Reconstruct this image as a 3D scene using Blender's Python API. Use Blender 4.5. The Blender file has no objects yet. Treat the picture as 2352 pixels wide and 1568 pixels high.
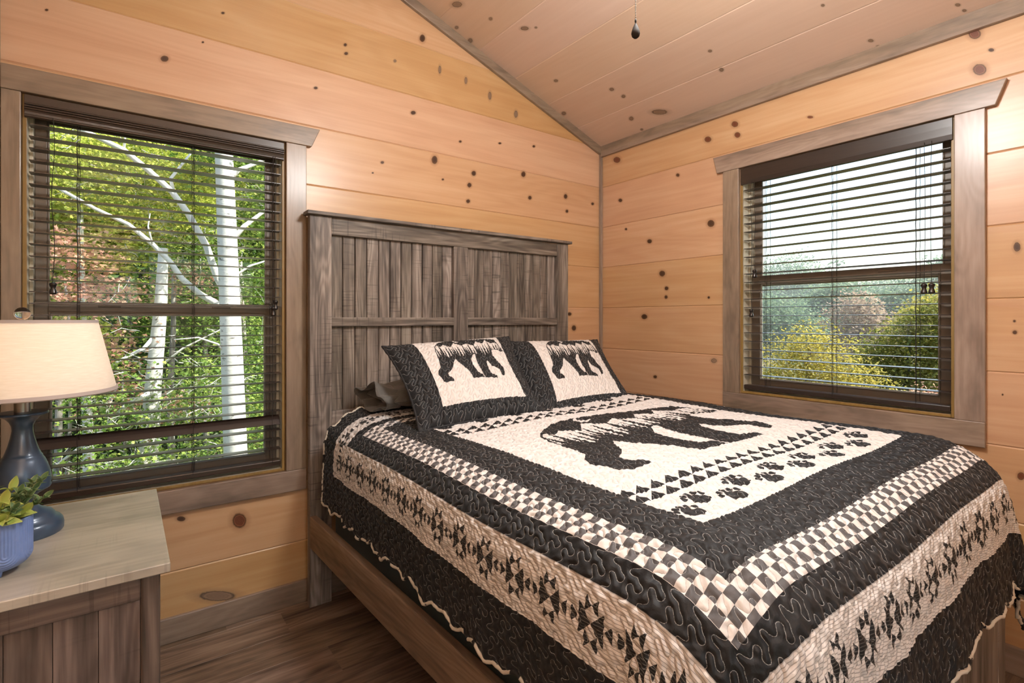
import bpy, bmesh, math, random
import numpy as np
from mathutils import Vector
random.seed(7)
RNG = np.random.default_rng(11)
SC = bpy.context.scene
COL = SC.collection
PI = math.pi

# ---------------------------------------------------------------- camera model of the room (metres)
FPX, CX, HY = 1198.5, 1176.0, 733.5
YAW = math.atan2(1614, 1198.5)
SN, CS = math.sin(YAW), math.cos(YAW)
CAM = (-2.5955, -2.4841, 1.284)
def ray(u, v):
    a = (u - CX) / FPX
    return (a * SN + CS, -a * CS + SN, -(v - HY) / FPX)
def at_x(u, v, x):
    d = ray(u, v); t = (x - CAM[0]) / d[0]
    return np.array([CAM[i] + t * d[i] for i in range(3)])
def at_y(u, v, y):
    d = ray(u, v); t = (y - CAM[1]) / d[1]
    return np.array([CAM[i] + t * d[i] for i in range(3)])
def at_slope(u, v, z0, k):
    d = ray(u, v); t = (z0 + k * CAM[0] - CAM[2]) / (d[2] - k * d[0])
    t = (z0 + k * CAM[0] - CAM[2]) / (d[2] - k * d[0])
    return np.array([CAM[i] + t * d[i] for i in range(3)])

# ---------------------------------------------------------------- object helpers
ORG = {}
def thing(name, label, cat, loc=(0, 0, 0), group=None):
    o = bpy.data.objects.new(name, None); COL.objects.link(o)
    o.location = loc; o.empty_display_size = .1
    ORG[o.name] = np.array(loc, float)
    tag(o, label, cat, group)
    return o
def tag(o, label=None, cat=None, group=None, kind=None):
    if label: o['label'] = label
    if cat: o['category'] = cat
    if group: o['group'] = group
    if kind: o['kind'] = kind
    return o
def struct(o, label=None, cat=None):
    return tag(o, label, cat, None, 'structure')

def mk(name, V, F, mats, parent=None, smooth=False, uv=None, attrs=None, mi=None, bevel=0, seg=2, org=None):
    """V (n,3) world coordinates, F list of tuples or (m,k) int array; becomes ONE mesh object."""
    V = np.asarray(V, float).reshape(-1, 3)
    if parent is not None:
        o0 = ORG[parent.name]
    elif org is not None:
        o0 = np.array(org, float)
    else:
        o0 = np.zeros(3)
    Vl = (V - o0).astype(np.float32)
    me = bpy.data.meshes.new(name)
    if isinstance(F, np.ndarray) and F.ndim == 2:
        nf, k = F.shape
        me.vertices.add(len(V)); me.vertices.foreach_set('co', Vl.ravel())
        me.loops.add(nf * k); me.loops.foreach_set('vertex_index', F.astype(np.int32).ravel())
        me.polygons.add(nf)
        me.polygons.foreach_set('loop_start', (np.arange(nf) * k).astype(np.int32))
        try: me.polygons.foreach_set('loop_total', np.full(nf, k, np.int32))
        except Exception: pass
        me.update(calc_edges=True)
    else:
        me.from_pydata([tuple(v) for v in Vl], [], [tuple(int(i) for i in f) for f in F])
    if not isinstance(mats, (list, tuple)): mats = [mats]
    for m in mats: me.materials.append(m)
    if mi is not None: me.polygons.foreach_set('material_index', np.asarray(mi, np.int32))
    if uv is not None:
        ul = me.uv_layers.new(name='UVMap')
        li = np.empty(len(me.loops), np.int32); me.loops.foreach_get('vertex_index', li)
        ul.data.foreach_set('uv', np.asarray(uv, np.float32)[li].ravel())
    for k_, a in (attrs or {}).items():
        at = me.attributes.new(k_, 'FLOAT', 'POINT'); at.data.foreach_set('value', np.asarray(a, np.float32))
    if smooth: me.polygons.foreach_set('use_smooth', np.ones(len(me.polygons), bool))
    me.validate(); me.update()
    o = bpy.data.objects.new(name, me); COL.objects.link(o)
    if parent is not None: o.parent = parent
    else: o.location = tuple(o0)
    ORG[o.name] = o0
    if bevel:
        b = o.modifiers.new('edge', 'BEVEL'); b.width = bevel; b.segments = seg; b.limit_method = 'ANGLE'; b.angle_limit = .6
    return o

class MB:
    """collects shapes that belong to ONE part"""
    def __init__(s): s.V, s.F, s.pid, s.mi = [], [], [], []
    def add(s, V, F, pid=0., mi=0):
        b = len(s.V); s.V += [tuple(v) for v in V]; s.F += [tuple(b + i for i in f) for f in F]
        s.pid += [pid] * len(V); s.mi += [mi] * len(F); return s
    def box(s, x0, x1, y0, y1, z0, z1, pid=0., mi=0):
        x0, x1 = sorted((x0, x1)); y0, y1 = sorted((y0, y1)); z0, z1 = sorted((z0, z1))
        V = [(x0,y0,z0),(x1,y0,z0),(x1,y1,z0),(x0,y1,z0),(x0,y0,z1),(x1,y0,z1),(x1,y1,z1),(x0,y1,z1)]
        F = [(0,3,2,1),(4,5,6,7),(0,1,5,4),(1,2,6,5),(2,3,7,6),(3,0,4,7)]
        return s.add(V, F, pid, mi)
    def prism(s, prof, f, l0, l1, pid=0., mi=0):
        """prof: list of 2-D points (ccw); f(a, b, l) -> xyz"""
        n = len(prof)
        V = [f(a, b, l0) for a, b in prof] + [f(a, b, l1) for a, b in prof]
        F = [tuple(range(n - 1, -1, -1)), tuple(range(n, 2 * n))] + [(i, (i + 1) % n, n + (i + 1) % n, n + i) for i in range(n)]
        return s.add(V, F, pid, mi)
    def tube(s, P, R, n=8, pid=0., mi=0, cap=True):
        P = np.asarray(P, float); R = np.broadcast_to(np.asarray(R, float), (len(P),))
        V, F = [], []
        up = np.array([0.1, .23, 1.])
        for i in range(len(P)):
            t = P[min(i + 1, len(P) - 1)] - P[max(i - 1, 0)]; t = t / (np.linalg.norm(t) + 1e-9)
            if abs(np.dot(up, t)) > .97 * np.linalg.norm(up): up = np.array([1., .2, .1])
            a = np.cross(t, up); a /= np.linalg.norm(a); b = np.cross(t, a)
            for k in range(n):
                w = 2 * PI * k / n
                V.append(P[i] + R[i] * (math.cos(w) * a + math.sin(w) * b))
        for i in range(len(P) - 1):
            for k in range(n):
                F.append((i*n+k, i*n+(k+1)%n, (i+1)*n+(k+1)%n, (i+1)*n+k))
        if cap:
            F.append(tuple(range(n - 1, -1, -1))); F.append(tuple((len(P)-1)*n + k for k in range(n)))
        return s.add(V, F, pid, mi)
    def lathe(s, prof, c, n=48, pid=0., mi=0):
        """prof: (r, z) pairs from bottom to top, around a vertical axis at c=(x, y)"""
        V, F = [], []
        for r, z in prof:
            for k in range(n):
                w = 2 * PI * k / n; V.append((c[0] + r * math.cos(w), c[1] + r * math.sin(w), z))
        for i in range(len(prof) - 1):
            for k in range(n): F.append((i*n+k, i*n+(k+1)%n, (i+1)*n+(k+1)%n, (i+1)*n+k))
        if prof[0][0] > 1e-4: F.append(tuple(range(n - 1, -1, -1)))
        if prof[-1][0] > 1e-4: F.append(tuple((len(prof)-1)*n + k for k in range(n)))
        return s.add(V, F, pid, mi)
    def build(s, name, mats, parent=None, smooth=False, bevel=0, seg=2, org=None):
        o = mk(name, s.V, s.F, mats, parent, smooth, None, {'pid': s.pid}, s.mi, bevel, seg, org)
        bm = bmesh.new(); bm.from_mesh(o.data); bmesh.ops.recalc_face_normals(bm, faces=bm.faces); bm.to_mesh(o.data); bm.free()
        return o
def autosmooth(o, ang=.6):
    me = o.data
    me.polygons.foreach_set('use_smooth', np.ones(len(me.polygons), bool))
    bm = bmesh.new(); bm.from_mesh(me)
    for e in bm.edges:
        if len(e.link_faces) == 2 and e.calc_face_angle(0) > ang: e.smooth = False
    bm.to_mesh(me); bm.free(); return o

# ---------------------------------------------------------------- material helpers
def newmat(name):
    m = bpy.data.materials.new(name); m.use_nodes = True
    nt = m.node_tree; nt.nodes.clear(); return m, nt
def N(nt, typ, ins=None, out=0, **props):
    n = nt.nodes.new(typ)
    for k, v in props.items(): setattr(n, k, v)
    for k, v in (ins or {}).items():
        s = n.inputs[k]
        if isinstance(v, bpy.types.NodeSocket): nt.links.new(v, s)
        elif isinstance(v, (tuple, list)) and len(v) == 3 and s.type == 'RGBA': s.default_value = (*v, 1)
        else: s.default_value = v
    return n.outputs[out] if out is not None else n
def M(nt, op, a, b=0., c=0., clamp=False):
    return N(nt, 'ShaderNodeMath', {0: a, 1: b, 2: c}, operation=op, use_clamp=clamp)
def MIX(nt, f, a, b, mode='MIX'):
    n = nt.nodes.new('ShaderNodeMix'); n.data_type = 'RGBA'; n.blend_type = mode
    for s, v in ((n.inputs[0], f), (n.inputs[6], a), (n.inputs[7], b)):
        if isinstance(v, bpy.types.NodeSocket): nt.links.new(v, s)
        elif isinstance(v, (tuple, list)): s.default_value = (*v[:3], 1)
        else: s.default_value = v
    return n.outputs[2]
def RAMP(nt, f, stops):
    n = nt.nodes.new('ShaderNodeValToRGB'); e = n.color_ramp.elements
    while len(e) < len(stops): e.new(.5)
    for i, (p, c) in enumerate(stops):
        e[i].position = p; e[i].color = (*c, 1) if len(c) == 3 else c
    nt.links.new(f, n.inputs[0]); return n.outputs[0]
def STEP(nt, x, lo, hi):   # smooth 0..1
    return N(nt, 'ShaderNodeMapRange', {0: x, 1: lo, 2: hi, 3: 0., 4: 1.}, clamp=True)
def ATTR(nt, name): return N(nt, 'ShaderNodeAttribute', None, 2, attribute_name=name)
def OUT(nt, sh, disp=None):
    o = nt.nodes.new('ShaderNodeOutputMaterial'); nt.links.new(sh, o.inputs[0])
def PBSDF(nt, col, rough=.5, coat=0., crough=.1, normal=None, sheen=0., metal=0., spec=.5):
    ins = {'Base Color': col, 'Roughness': rough, 'Metallic': metal, 'Coat Weight': coat, 'Coat Roughness': crough, 'Sheen Weight': sheen, 'Specular IOR Level': spec}
    if normal is not None: ins['Normal'] = normal
    return N(nt, 'ShaderNodeBsdfPrincipled', ins)
def BUMP(nt, h, strength=.3, dist=.002):
    return N(nt, 'ShaderNodeBump', {'Strength': strength, 'Distance': dist, 'Height': h})

def plain(name, col, rough=.5, coat=0., metal=0., sheen=0., spec=.5):
    m, nt = newmat(name); OUT(nt, PBSDF(nt, col, rough, coat, .15, None, sheen, metal, spec)); return m

def wood(name, dark, mid, light, axis='x', rough=.45, coat=0., crough=.12, cross=9., along=.7, fine=90., contrast=1., vary=.12, blotch=None, blotch_amt=0., saw=0., bump=.25):
    """procedural board: long grain along axis, each board (attribute pid) with figure of its own"""
    m, nt = newmat(name)
    co = N(nt, 'ShaderNodeTexCoord', None, 3)
    pid = ATTR(nt, 'pid')
    off = N(nt, 'ShaderNodeCombineXYZ', {0: M(nt, 'MULTIPLY', pid, 3.17), 1: M(nt, 'MULTIPLY', pid, 7.31), 2: M(nt, 'MULTIPLY', pid, 5.77)})
    v = N(nt, 'ShaderNodeVectorMath', {0: co, 1: off}, operation='ADD')
    def scl(a, c):
        s = {'x': (a, c, c), 'y': (c, a, c), 'z': (c, c, a)}[axis]
        return N(nt, 'ShaderNodeVectorMath', {0: v, 1: s}, operation='MULTIPLY')
    low = N(nt, 'ShaderNodeTexNoise', {'Vector': scl(along * .9, cross * .45), 'Scale': 1., 'Detail': 2., 'Distortion': .3})
    fig = M(nt, 'MULTIPLY_ADD', M(nt, 'SINE', M(nt, 'MULTIPLY', low, 95.)), .5, .5)
    br = N(nt, 'ShaderNodeTexNoise', {'Vector': scl(along, cross), 'Scale': 1., 'Detail': 5., 'Roughness': .6, 'Distortion': .4})
    fn = N(nt, 'ShaderNodeTexNoise', {'Vector': scl(along * 3.5, fine), 'Scale': 1., 'Detail': 3., 'Roughness': .6})
    f = M(nt, 'ADD', M(nt, 'MULTIPLY', br, .62), M(nt, 'ADD', M(nt, 'MULTIPLY', fig, .07), M(nt, 'MULTIPLY', fn, .31)))
    f = M(nt, 'MULTIPLY_ADD', M(nt, 'SUBTRACT', f, .5), contrast, .5, True)
    col = RAMP(nt, f, [(.28, dark), (.5, mid), (.72, light)])
    wn = N(nt, 'ShaderNodeTexWhiteNoise', {'W': M(nt, 'ADD', pid, .37)}, 0, noise_dimensions='1D')
    col = N(nt, 'ShaderNodeHueSaturation', {'Hue': M(nt, 'MULTIPLY_ADD', wn, .018, .491), 'Saturation': M(nt, 'MULTIPLY_ADD', wn, .22, .9), 'Value': M(nt, 'MULTIPLY_ADD', wn, -2 * vary, 1 + vary), 'Color': col})
    if blotch:
        bl = N(nt, 'ShaderNodeTexNoise', {'Vector': scl(along * 2.2, cross * .8), 'Scale': 1., 'Detail': 4., 'Roughness': .65})
        col = MIX(nt, M(nt, 'MULTIPLY', STEP(nt, bl, .5, .72), blotch_amt), col, blotch)
    if saw:
        sw = N(nt, 'ShaderNodeTexNoise', {'Vector': scl(120., 5.), 'Scale': 1., 'Detail': 2.})
        msk = N(nt, 'ShaderNodeTexNoise', {'Vector': scl(2., 5.), 'Scale': 1., 'Detail': 1.})
        k = M(nt, 'MULTIPLY', STEP(nt, sw, .58, .66), M(nt, 'MULTIPLY', STEP(nt, msk, .45, .6), saw))
        col = MIX(nt, k, col, tuple(c * .35 for c in dark))
    nrm = BUMP(nt, M(nt, 'ADD', M(nt, 'MULTIPLY', fn, .6), M(nt, 'MULTIPLY', br, .4)), bump, .0015)
    OUT(nt, PBSDF(nt, col, rough, coat, crough, nrm)); return m

PINE_X = wood('pine_boards_x', (.46,.255,.120), (.57,.352,.185), (.66,.455,.265), 'x', .42, .55, .28, 7., .5, 60., .8, .08, bump=.12)
PINE_Y = wood('pine_boards_y', (.44,.242,.130), (.54,.33,.188), (.63,.43,.268), 'y', .42, .55, .28, 7., .5, 60., .8, .08, bump=.12)
CEIL_Y = wood('pale_pine_ceiling', (.54,.375,.255), (.60,.435,.31), (.655,.495,.365), 'y', .5, .12, .3, 6., .5, 60., .6, .03, bump=.12)
TRIM = {a: wood('stained_trim_' + a, (.15,.108,.078), (.27,.20,.15), (.37,.285,.22), a, .4, .3, .2, 12., 1.4, 80., 1., .1, (.10,.075,.055), .55, bump=.2) for a in 'xyz'}
GREY = {a: wood('weathered_grey_' + a, (.060,.050,.043), (.185,.155,.132), (.36,.315,.275), a, .55, .1, .3, 16., 1.1, 110., 1.75, .18, (.04,.032,.027), .6, .5, bump=.5) for a in 'xyz'}
STAND = {a: wood('dark_stained_' + a, (.035,.026,.022), (.125,.092,.078), (.26,.20,.175), a, .5, .12, .3, 14., 1.0, 100., 1.4, .12, (.025,.018,.016), .6, .4, bump=.5) for a in 'xyz'}
STANDTOP = wood('stand_top_glare_wood', (.22,.20,.16), (.43,.395,.325), (.54,.50,.42), 'x', .40, .9, .30, 9., 1.2, 70., 1., .05, (.10,.10,.085), .55, .25, bump=.25)  # paler than the stand: window glare on the top put into its colour
RAILW = wood('bed_rail_wood', (.10,.062,.036), (.21,.14,.085), (.33,.24,.16), 'y', .55, .1, .3, 16., 1.1, 90., 1.3, .1, (.085,.06,.04), .5, bump=.4)
FLOORM = wood('plank_floor_wood', (.05,.032,.023), (.19,.13,.092), (.34,.25,.185), 'x', .5, .1, .25, 11., .9, 90., 1.5, .14, (.03,.017,.012), .75, bump=.2)

def knot_mat(name, core, ring):
    m, nt = newmat(name)
    r = ATTR(nt, 'kr'); co = N(nt, 'ShaderNodeTexCoord', None, 3)
    ns = N(nt, 'ShaderNodeTexNoise', {'Vector': co, 'Scale': 90., 'Detail': 3.})
    rr = M(nt, 'ADD', r, M(nt, 'MULTIPLY', M(nt, 'SUBTRACT', ns, .5), .14))
    rings = M(nt, 'MULTIPLY_ADD', M(nt, 'SINE', M(nt, 'MULTIPLY', rr, 60.)), .5, .5)
    col = MIX(nt, STEP(nt, rr, .30, .5), MIX(nt, M(nt, 'MULTIPLY', rings, .15), core, ring), ring)
    col = MIX(nt, M(nt, 'MULTIPLY', STEP(nt, rr, .36, .44), M(nt, 'SUBTRACT', 1., STEP(nt, rr, .44, .54))), col, tuple(c * .45 for c in core))
    al = M(nt, 'ADD', M(nt, 'MULTIPLY', M(nt, 'SUBTRACT', 1., STEP(nt, rr, .44, .56)), .55), M(nt, 'MULTIPLY', M(nt, 'SUBTRACT', 1., STEP(nt, rr, .40, .95)), .30))
    sh = N(nt, 'ShaderNodeMixShader', {0: al, 1: N(nt, 'ShaderNodeBsdfTransparent'), 2: PBSDF(nt, col, .45, .3, .2)})
    OUT(nt, sh); return m
KN_DARK = knot_mat('knot_dark', (.035,.014,.008), (.34,.16,.065))
KN_RED = knot_mat('knot_red', (.13,.030,.012), (.42,.20,.09))
KN_GREY = knot_mat('knot_grey', (.25,.165,.11), (.45,.31,.20))

def knot_disc(mb_list, c, ax, ay, n, mi):
    """adds a flat ellipse (centre c, half axes ax, ay as 3-vectors; normal offset n)"""
    V, F, R = mb_list
    b = len(V); k = 20
    V.append(c + n); R.append(0.)
    for ring, rr in ((1, .5), (2, 1.)):
        for i in range(k):
            w = 2 * PI * i / k
            V.append(c + n + rr * (math.cos(w) * ax + math.sin(w) * ay)); R.append(rr)
    for i in range(k):
        F.append((b, b + 1 + i, b + 1 + (i + 1) % k, mi))
        j = (i + 1) % k
        F.append((b + 1 + i, b + 1 + k + i, b + 1 + k + j, mi)); F.append((b + 1 + i, b + 1 + k + j, b + 1 + j, mi))
def add_knots(o_wall, pts, fn, nrm, base):
    """pts: (u, v, w, h, kind) -> discs joined into the wall's own mesh"""
    V, F, R = [], [], []
    for i, (u, v, w, h, kd) in enumerate(pts):
        c = fn(u, v); ax = (fn(u + w / 2, v) - fn(u - w / 2, v)) / 2 * 1.75
        zz = fn(u, v + h / 2) - fn(u, v - h / 2); ay = zz / 2 * 1.75
        knot_disc((V, F, R), c, ax, ay, np.array(nrm) * (.0006 + .00005 * (i % 5)), kd)
    return V, F, R
def join_knots(o, knots, mats):
    V, F, R = knots
    me = o.data; bm = bmesh.new(); bm.from_mesh(me)
    lay = bm.verts.layers.float.get('kr') or bm.verts.layers.float.new('kr')
    base = len(me.materials)
    for m in mats: me.materials.append(m)
    o0 = ORG[o.name]
    vs = []
    for p, r in zip(V, R):
        bv = bm.verts.new(tuple(np.array(p) - o0)); bv[lay] = r; vs.append(bv)
    for a, b, c, k in F:
        f = bm.faces.new((vs[a], vs[b], vs[c])); f.material_index = base + k
    bm.to_mesh(me); bm.free()

# ================================================================= THE ROOM
RX0, RY0 = -2.957, -3.35       # left wall, wall behind the camera
RIDGE_X, Z0, KS = RX0 / 2, 2.441, .36
PITCH, ZP = .2715, .275        # wall boards
WALLT = .13
WIN_A = (-2.884, -2.017, .607, 2.074)   # x0, x1, z0, z1
WIN_B = (-1.883, -1.0, .899, 2.074)     # y0, y1, z0, z1
DOOR_F = (-2.55, -1.35, .0, 2.05)

def plank_wall(name, a0, a1, hole, f, mat, ztop):
    """horizontal boards between a0 and a1, a rectangular hole cut out; f(depth, z, along) -> xyz"""
    mb = MB(); k = 0; z = ZP - PITCH; ch = .0045
    rows = [(0., ZP)]
    z = ZP
    while z < ztop:
        rows.append((z, z + PITCH)); z += PITCH
    for i, (z0, z1) in enumerate(rows):
        segs = [(a0, a1, z0, z1)]
        if hole and z1 > hole[2] and z0 < hole[3]:
            segs = [(a0, hole[0], z0, z1), (hole[1], a1, z0, z1)]
            if z0 < hole[2]: segs.append((hole[0], hole[1], z0, hole[2]))
            if z1 > hole[3]: segs.append((hole[0], hole[1], hole[3], z1))
        for (p, q, zz0, zz1) in segs:
            if q - p < 1e-4: continue
            prof = [(WALLT, zz0), (.004, zz0), (0, zz0 + ch), (0, zz1 - ch), (.004, zz1), (WALLT, zz1)]
            mb.prism(prof, f, p, q, pid=i + .13 * len(name))
    return mb
def clip_gable(o):
    me = o.data; bm = bmesh.new(); bm.from_mesh(me)
    for sx in (1, -1):
        n = Vector((KS * sx, 0, 1)).normalized()
        co = Vector((RIDGE_X, 0, Z0 - KS * RIDGE_X + .012))
        g = list(bm.verts) + list(bm.edges) + list(bm.faces)
        bmesh.ops.bisect_plane(bm, geom=g, plane_co=co, plane_no=n, clear_outer=True)
    bm.to_mesh(me); bm.free()

# wall with the headboard
wa = plank_wall('wall_back', RX0 - WALLT, 0., WIN_A, lambda d, z, l: (l, d, z), PINE_X, 3.0).build('wall_back', PINE_X)
clip_gable(wa); struct(wa)
KA = [(107,23,9,6,0),(378,135,20,16,0),(466,97,6,5,0),(512,30,9,6,0),(793,103,8,8,0),(795,123,10,8,0),(725,202,10,7,0),(949,259,13,10,0),
      (970,88,14,19,0),(907,140,7,7,2),(998,367,15,21,0),(878,373,9,7,0),(856,397,5,4,0),(1017,412,6,5,0),(1057,325,7,6,0),(1148,329,8,5,0),
      (1226,336,7,6,0),(1088,398,11,13,0),(1078,425,11,12,0),(1075,462,10,10,0),(1202,400,11,14,0),(1217,454,9,10,0),(1299,451,9,12,0),(1302,485,7,8,0),
      (1361,468,7,7,0),(1308,721,10,9,0),(1318,753,11,14,0),(550,1195,36,38,1),(416,1191,22,13,0),(500,1368,95,26,2),(1070,185,7,17,2),(1125,220,8,20,2),(1185,262,9,18,2),(1010,160,7,20,2)]
join_knots(wa, add_knots(wa, KA, lambda u, v: at_y(u, v, 0.), (0, -1, 0), 1), [KN_DARK, KN_RED, KN_GREY])
# wall with the bright window
wb = plank_wall('wall_right', RY0, 0., WIN_B, lambda d, z, l: (d, l, z), PINE_Y, Z0 - .03).build('wall_right', PINE_Y); struct(wb)
KB = [(1417,367,18,15,1),(1425,460,10,9,0),(1438,526,6,6,0),(1492,554,12,11,0),(1521,628,15,15,0),(1531,662,10,10,0),(1530,682,8,9,0),(1480,727,15,13,0),
      (1633,513,18,18,0),(1557,402,9,9,0),(1626,320,17,15,1),(1688,285,17,15,1),(1694,310,15,14,1),(1861,269,15,7,1),(2239,78,32,26,1),(2277,115,15,9,0),
      (2250,160,36,29,1),(2331,763,12,10,0),(2336,567,18,24,0),(2330,737,7,6,0),(2345,1093,18,20,1),(1505,865,9,8,0),(2303,906,5,5,0),(1628,683,6,6,0),(1640,828,14,12,2)]
join_knots(wb, add_knots(wb, KB, lambda u, v: at_x(u, v, 0.), (-1, 0, 0), 1), [KN_DARK, KN_RED, KN_GREY])
# the two walls outside the picture that close the room
wl = plank_wall('wall_left', RY0, 0., None, lambda d, z, l: (RX0 - d, l, z), PINE_Y, Z0 - .03).build('wall_left', PINE_Y); struct(wl)
wf = plank_wall('wall_front', RX0 - WALLT, WALLT, DOOR_F, lambda d, z, l: (l, RY0 - d, z), PINE_X, 3.0).build('wall_front', PINE_X)
clip_gable(wf); struct(wf)

# sloped board ceiling (two slopes) with roof body above
def ceiling():
    mb = MB(); n = 0
    for side in (0, 1):
        x = 0.
        edges = [0.]
        e = -.235
        while e > RIDGE_X + .02: edges.append(e); e -= .2525
        edges.append(RIDGE_X)
        for i in range(len(edges) - 1):
            xa, xb = edges[i], edges[i + 1]
            if side: xa, xb = RX0 - xa, RX0 - xb
            def f(a, b, l, side=side):
                z = (Z0 - KS * a) if not side else (Z0 - KS * (RX0 - a))
                return (a, l, z + b)
            lo, hi = min(xa, xb), max(xa, xb); c = .0035
            prof = [(lo, .12), (lo, .003), (lo + c, 0), (hi - c, 0), (hi, .003), (hi, .12)]
            if i == 0:
                if side: prof[0] = (lo - .45, .12); prof.insert(1, (lo - .45, .004))
                else: prof[5] = (hi + .45, .12); prof.insert(5, (hi + .45, .004))
            mb.prism(prof, f, RY0 - .6, WALLT + .35, pid=n * 1.7 + 3); n += 1
    return mb.build('ceiling', CEIL_Y)
ce = ceiling(); struct(ce)
KC = [(1205,65,20,10,2),(1127,43,9,8,2),(1231,63,7,5,2),(1080,93,12,11,2),(1277,185,10,7,2),(1405,205,12,8,2),(1432,221,10,8,2),(1295,260,11,9,2),
      (1515,257,40,13,2),(1450,272,11,10,2),(1474,297,7,5,2),(1631,117,10,7,2),(1657,160,11,10,2),(2000,93,14,8,2),(2017,107,11,7,2),(2200,11,13,8,2),
      (2215,24,11,7,2),(1050,10,26,15,2),(1890,12,9,7,2),(1049,63,9,8,2)]
join_knots(ce, add_knots(ce, KC, lambda u, v: at_slope(u, v, Z0, -KS), (-.34, 0, -.94), 1), [KN_DARK, KN_RED, KN_GREY])

# floor of long planks
mb = MB(); y = WALLT; i = 0
while y > RY0 - WALLT:
    x = RX0 - WALLT - random.uniform(0, 1.2)
    while x < WALLT:
        x2 = x + 1.22
        a, b = max(x, RX0 - WALLT), min(x2, WALLT)
        if b > a + .01:
            c = .0012
            mb.prism([(y, -.06), (y, -.0015), (y - c, 0), (y - .178 + c, 0), (y - .178, -.0015), (y - .178, -.06)], lambda p, q, l: (l, p, q), b, a, pid=i * 1.37)
            i += 1
        x = x2
    y -= .178
struct(mb.build('floor', FLOORM))

# trims -----------------------------------------------------------------
tn = [0]
def trim(mb, ax, bev=.0025):
    tn[0] += 1
    o = mb.build('trim_%d' % tn[0], TRIM[ax], None, False, bev, 2); struct(o); return o
# window casings on the headboard wall
trim(MB().prism([(-2.935, 2.074), (-1.908, 2.074), (-1.871, 2.159), (-2.935, 2.159)], lambda a, b, l: (a, l, b), -.024, .0, 1.), 'x')
trim(MB().box(-2.017, -1.93, -.02, 0, .607, 2.074, 2.3), 'z')
trim(MB().box(-2.935, -2.884, -.02, 0, .607, 2.074, 3.1), 'z')
trim(MB().box(-2.935, -1.93, -.022, 0, .515, .607, 4.7), 'x')
# window casings on the right wall
trim(MB().prism([(-2.003, 2.074), (-.878, 2.074), (-.856, 2.162), (-2.035, 2.162)], lambda a, b, l: (l, a, b), -.024, .0, 5.3), 'y')
trim(MB().box(-.02, 0, -1.0, -.911, .899, 2.074, 6.1), 'z')
trim(MB().box(-.02, 0, -1.974, -1.883, .899, 2.074, 7.9), 'z')
trim(MB().box(-.022, 0, -1.974, -.911, .805, .899, 8.2), 'y')
# baseboards
o = MB().box(RX0, 0, -.016, 0, 0, .1, 9.4).build('baseboard_back', TRIM['x'], None, False, .003); struct(o)
o = MB().box(-.016, 0, RY0, -.016, 0, .1, 10.4).build('baseboard_right', TRIM['y'], None, False, .003); struct(o)
o = MB().box(RX0, RX0 + .016, RY0, -.016, 0, .1, 11.4).build('baseboard_left', TRIM['y'], None, False, .003); struct(o)
# corner strips and the strips under the ceiling
trim(MB().box(-.019, -.0005, -.019, -.0005, .1, 2.445, 12.2), 'z')
trim(MB().box(RX0 + .0005, RX0 + .02, -.019, -.0005, .1, 2.445, 12.9), 'z')
def rake(x, o): return Z0 - KS * x + o
trim(MB().prism([(-.004, rake(-.004, -.052)), (-.004, rake(-.004, .002)), (RIDGE_X, rake(RIDGE_X, .002)), (RIDGE_X, rake(RIDGE_X, -.052))], lambda a, b, l: (a, l, b), -.02, 0, 13.3), 'x')
def rake2(x, o): return Z0 - KS * (RX0 - x) + o
trim(MB().prism([(RIDGE_X, rake2(RIDGE_X, .002)), (RX0 + .004, rake2(RX0 + .004, .002)), (RX0 + .004, rake2(RX0 + .004, -.052)), (RIDGE_X, rake2(RIDGE_X, -.052))], lambda a, b, l: (a, l, b), -.02, 0, 13.9), 'x')
trim(MB().prism([(-.022, 2.378), (-.0005, 2.378), (-.0005, 2.443), (-.022, 2.449)], lambda a, b, l: (a, l, b), RY0, -.02, 14.5), 'y')
trim(MB().prism([(RX0 + .0005, 2.378), (RX0 + .022, 2.378), (RX0 + .022, 2.449), (RX0 + .0005, 2.443)], lambda a, b, l: (a, l, b), RY0, -.02, 15.5), 'y')

# windows ----------------------------------------------------------------
JAMB = wood('jamb_board', (.15,.085,.03), (.26,.16,.065), (.36,.24,.11), 'z', .45, .1, .3, 12., 1., 80., .8, .05)
VINYL_TAN = plain('tan_vinyl', (.66,.62,.50), .4)
BRONZE = plain('bronze_vinyl', (.20,.165,.13), .38)
GASKET = plain('pale_gasket', (.62,.60,.55), .5)
m, nt = newmat('window_glass')
fr = N(nt, 'ShaderNodeFresnel', {'IOR': 1.45})
OUT(nt, N(nt, 'ShaderNodeMixShader', {0: M(nt, 'MULTIPLY', fr, .55), 1: N(nt, 'ShaderNodeBsdfTransparent', {'Color': (.965, .985, .975)}), 2: N(nt, 'ShaderNodeBsdfGlossy', {'Roughness': .01})}))
GLASS = m

def ring(mb, a0, a1, z0, z1, w, d0, d1, f, wt=None, wb=None, pid=0.):
    """rectangular frame of member width w between depths d0 and d1; f(along, depth, z)"""
    wt = w if wt is None else wt; wb = w if wb is None else wb
    for (p, q, r, s) in ((a0, a0 + w, z0, z1), (a1 - w, a1, z0, z1), (a0 + w, a1 - w, z0, z0 + wb), (a0 + w, a1 - w, z1 - wt, z1)):
        P = [f(x, d, z) for z in (r, s) for (x, d) in ((p, d0), (q, d0), (q, d1), (p, d1))]
        mb.add(P, [(0,3,2,1),(4,5,6,7),(0,1,5,4),(1,2,6,5),(2,3,7,6),(3,0,4,7)], pid)
    return mb
def boxf(mb, f, a0, a1, d0, d1, z0, z1, pid=0.):
    P = [f(x, d, z) for z in (z0, z1) for (x, d) in ((a0, d0), (a1, d0), (a1, d1), (a0, d1))]
    return mb.add(P, [(0,3,2,1),(4,5,6,7),(0,1,5,4),(1,2,6,5),(2,3,7,6),(3,0,4,7)], pid)
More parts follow.
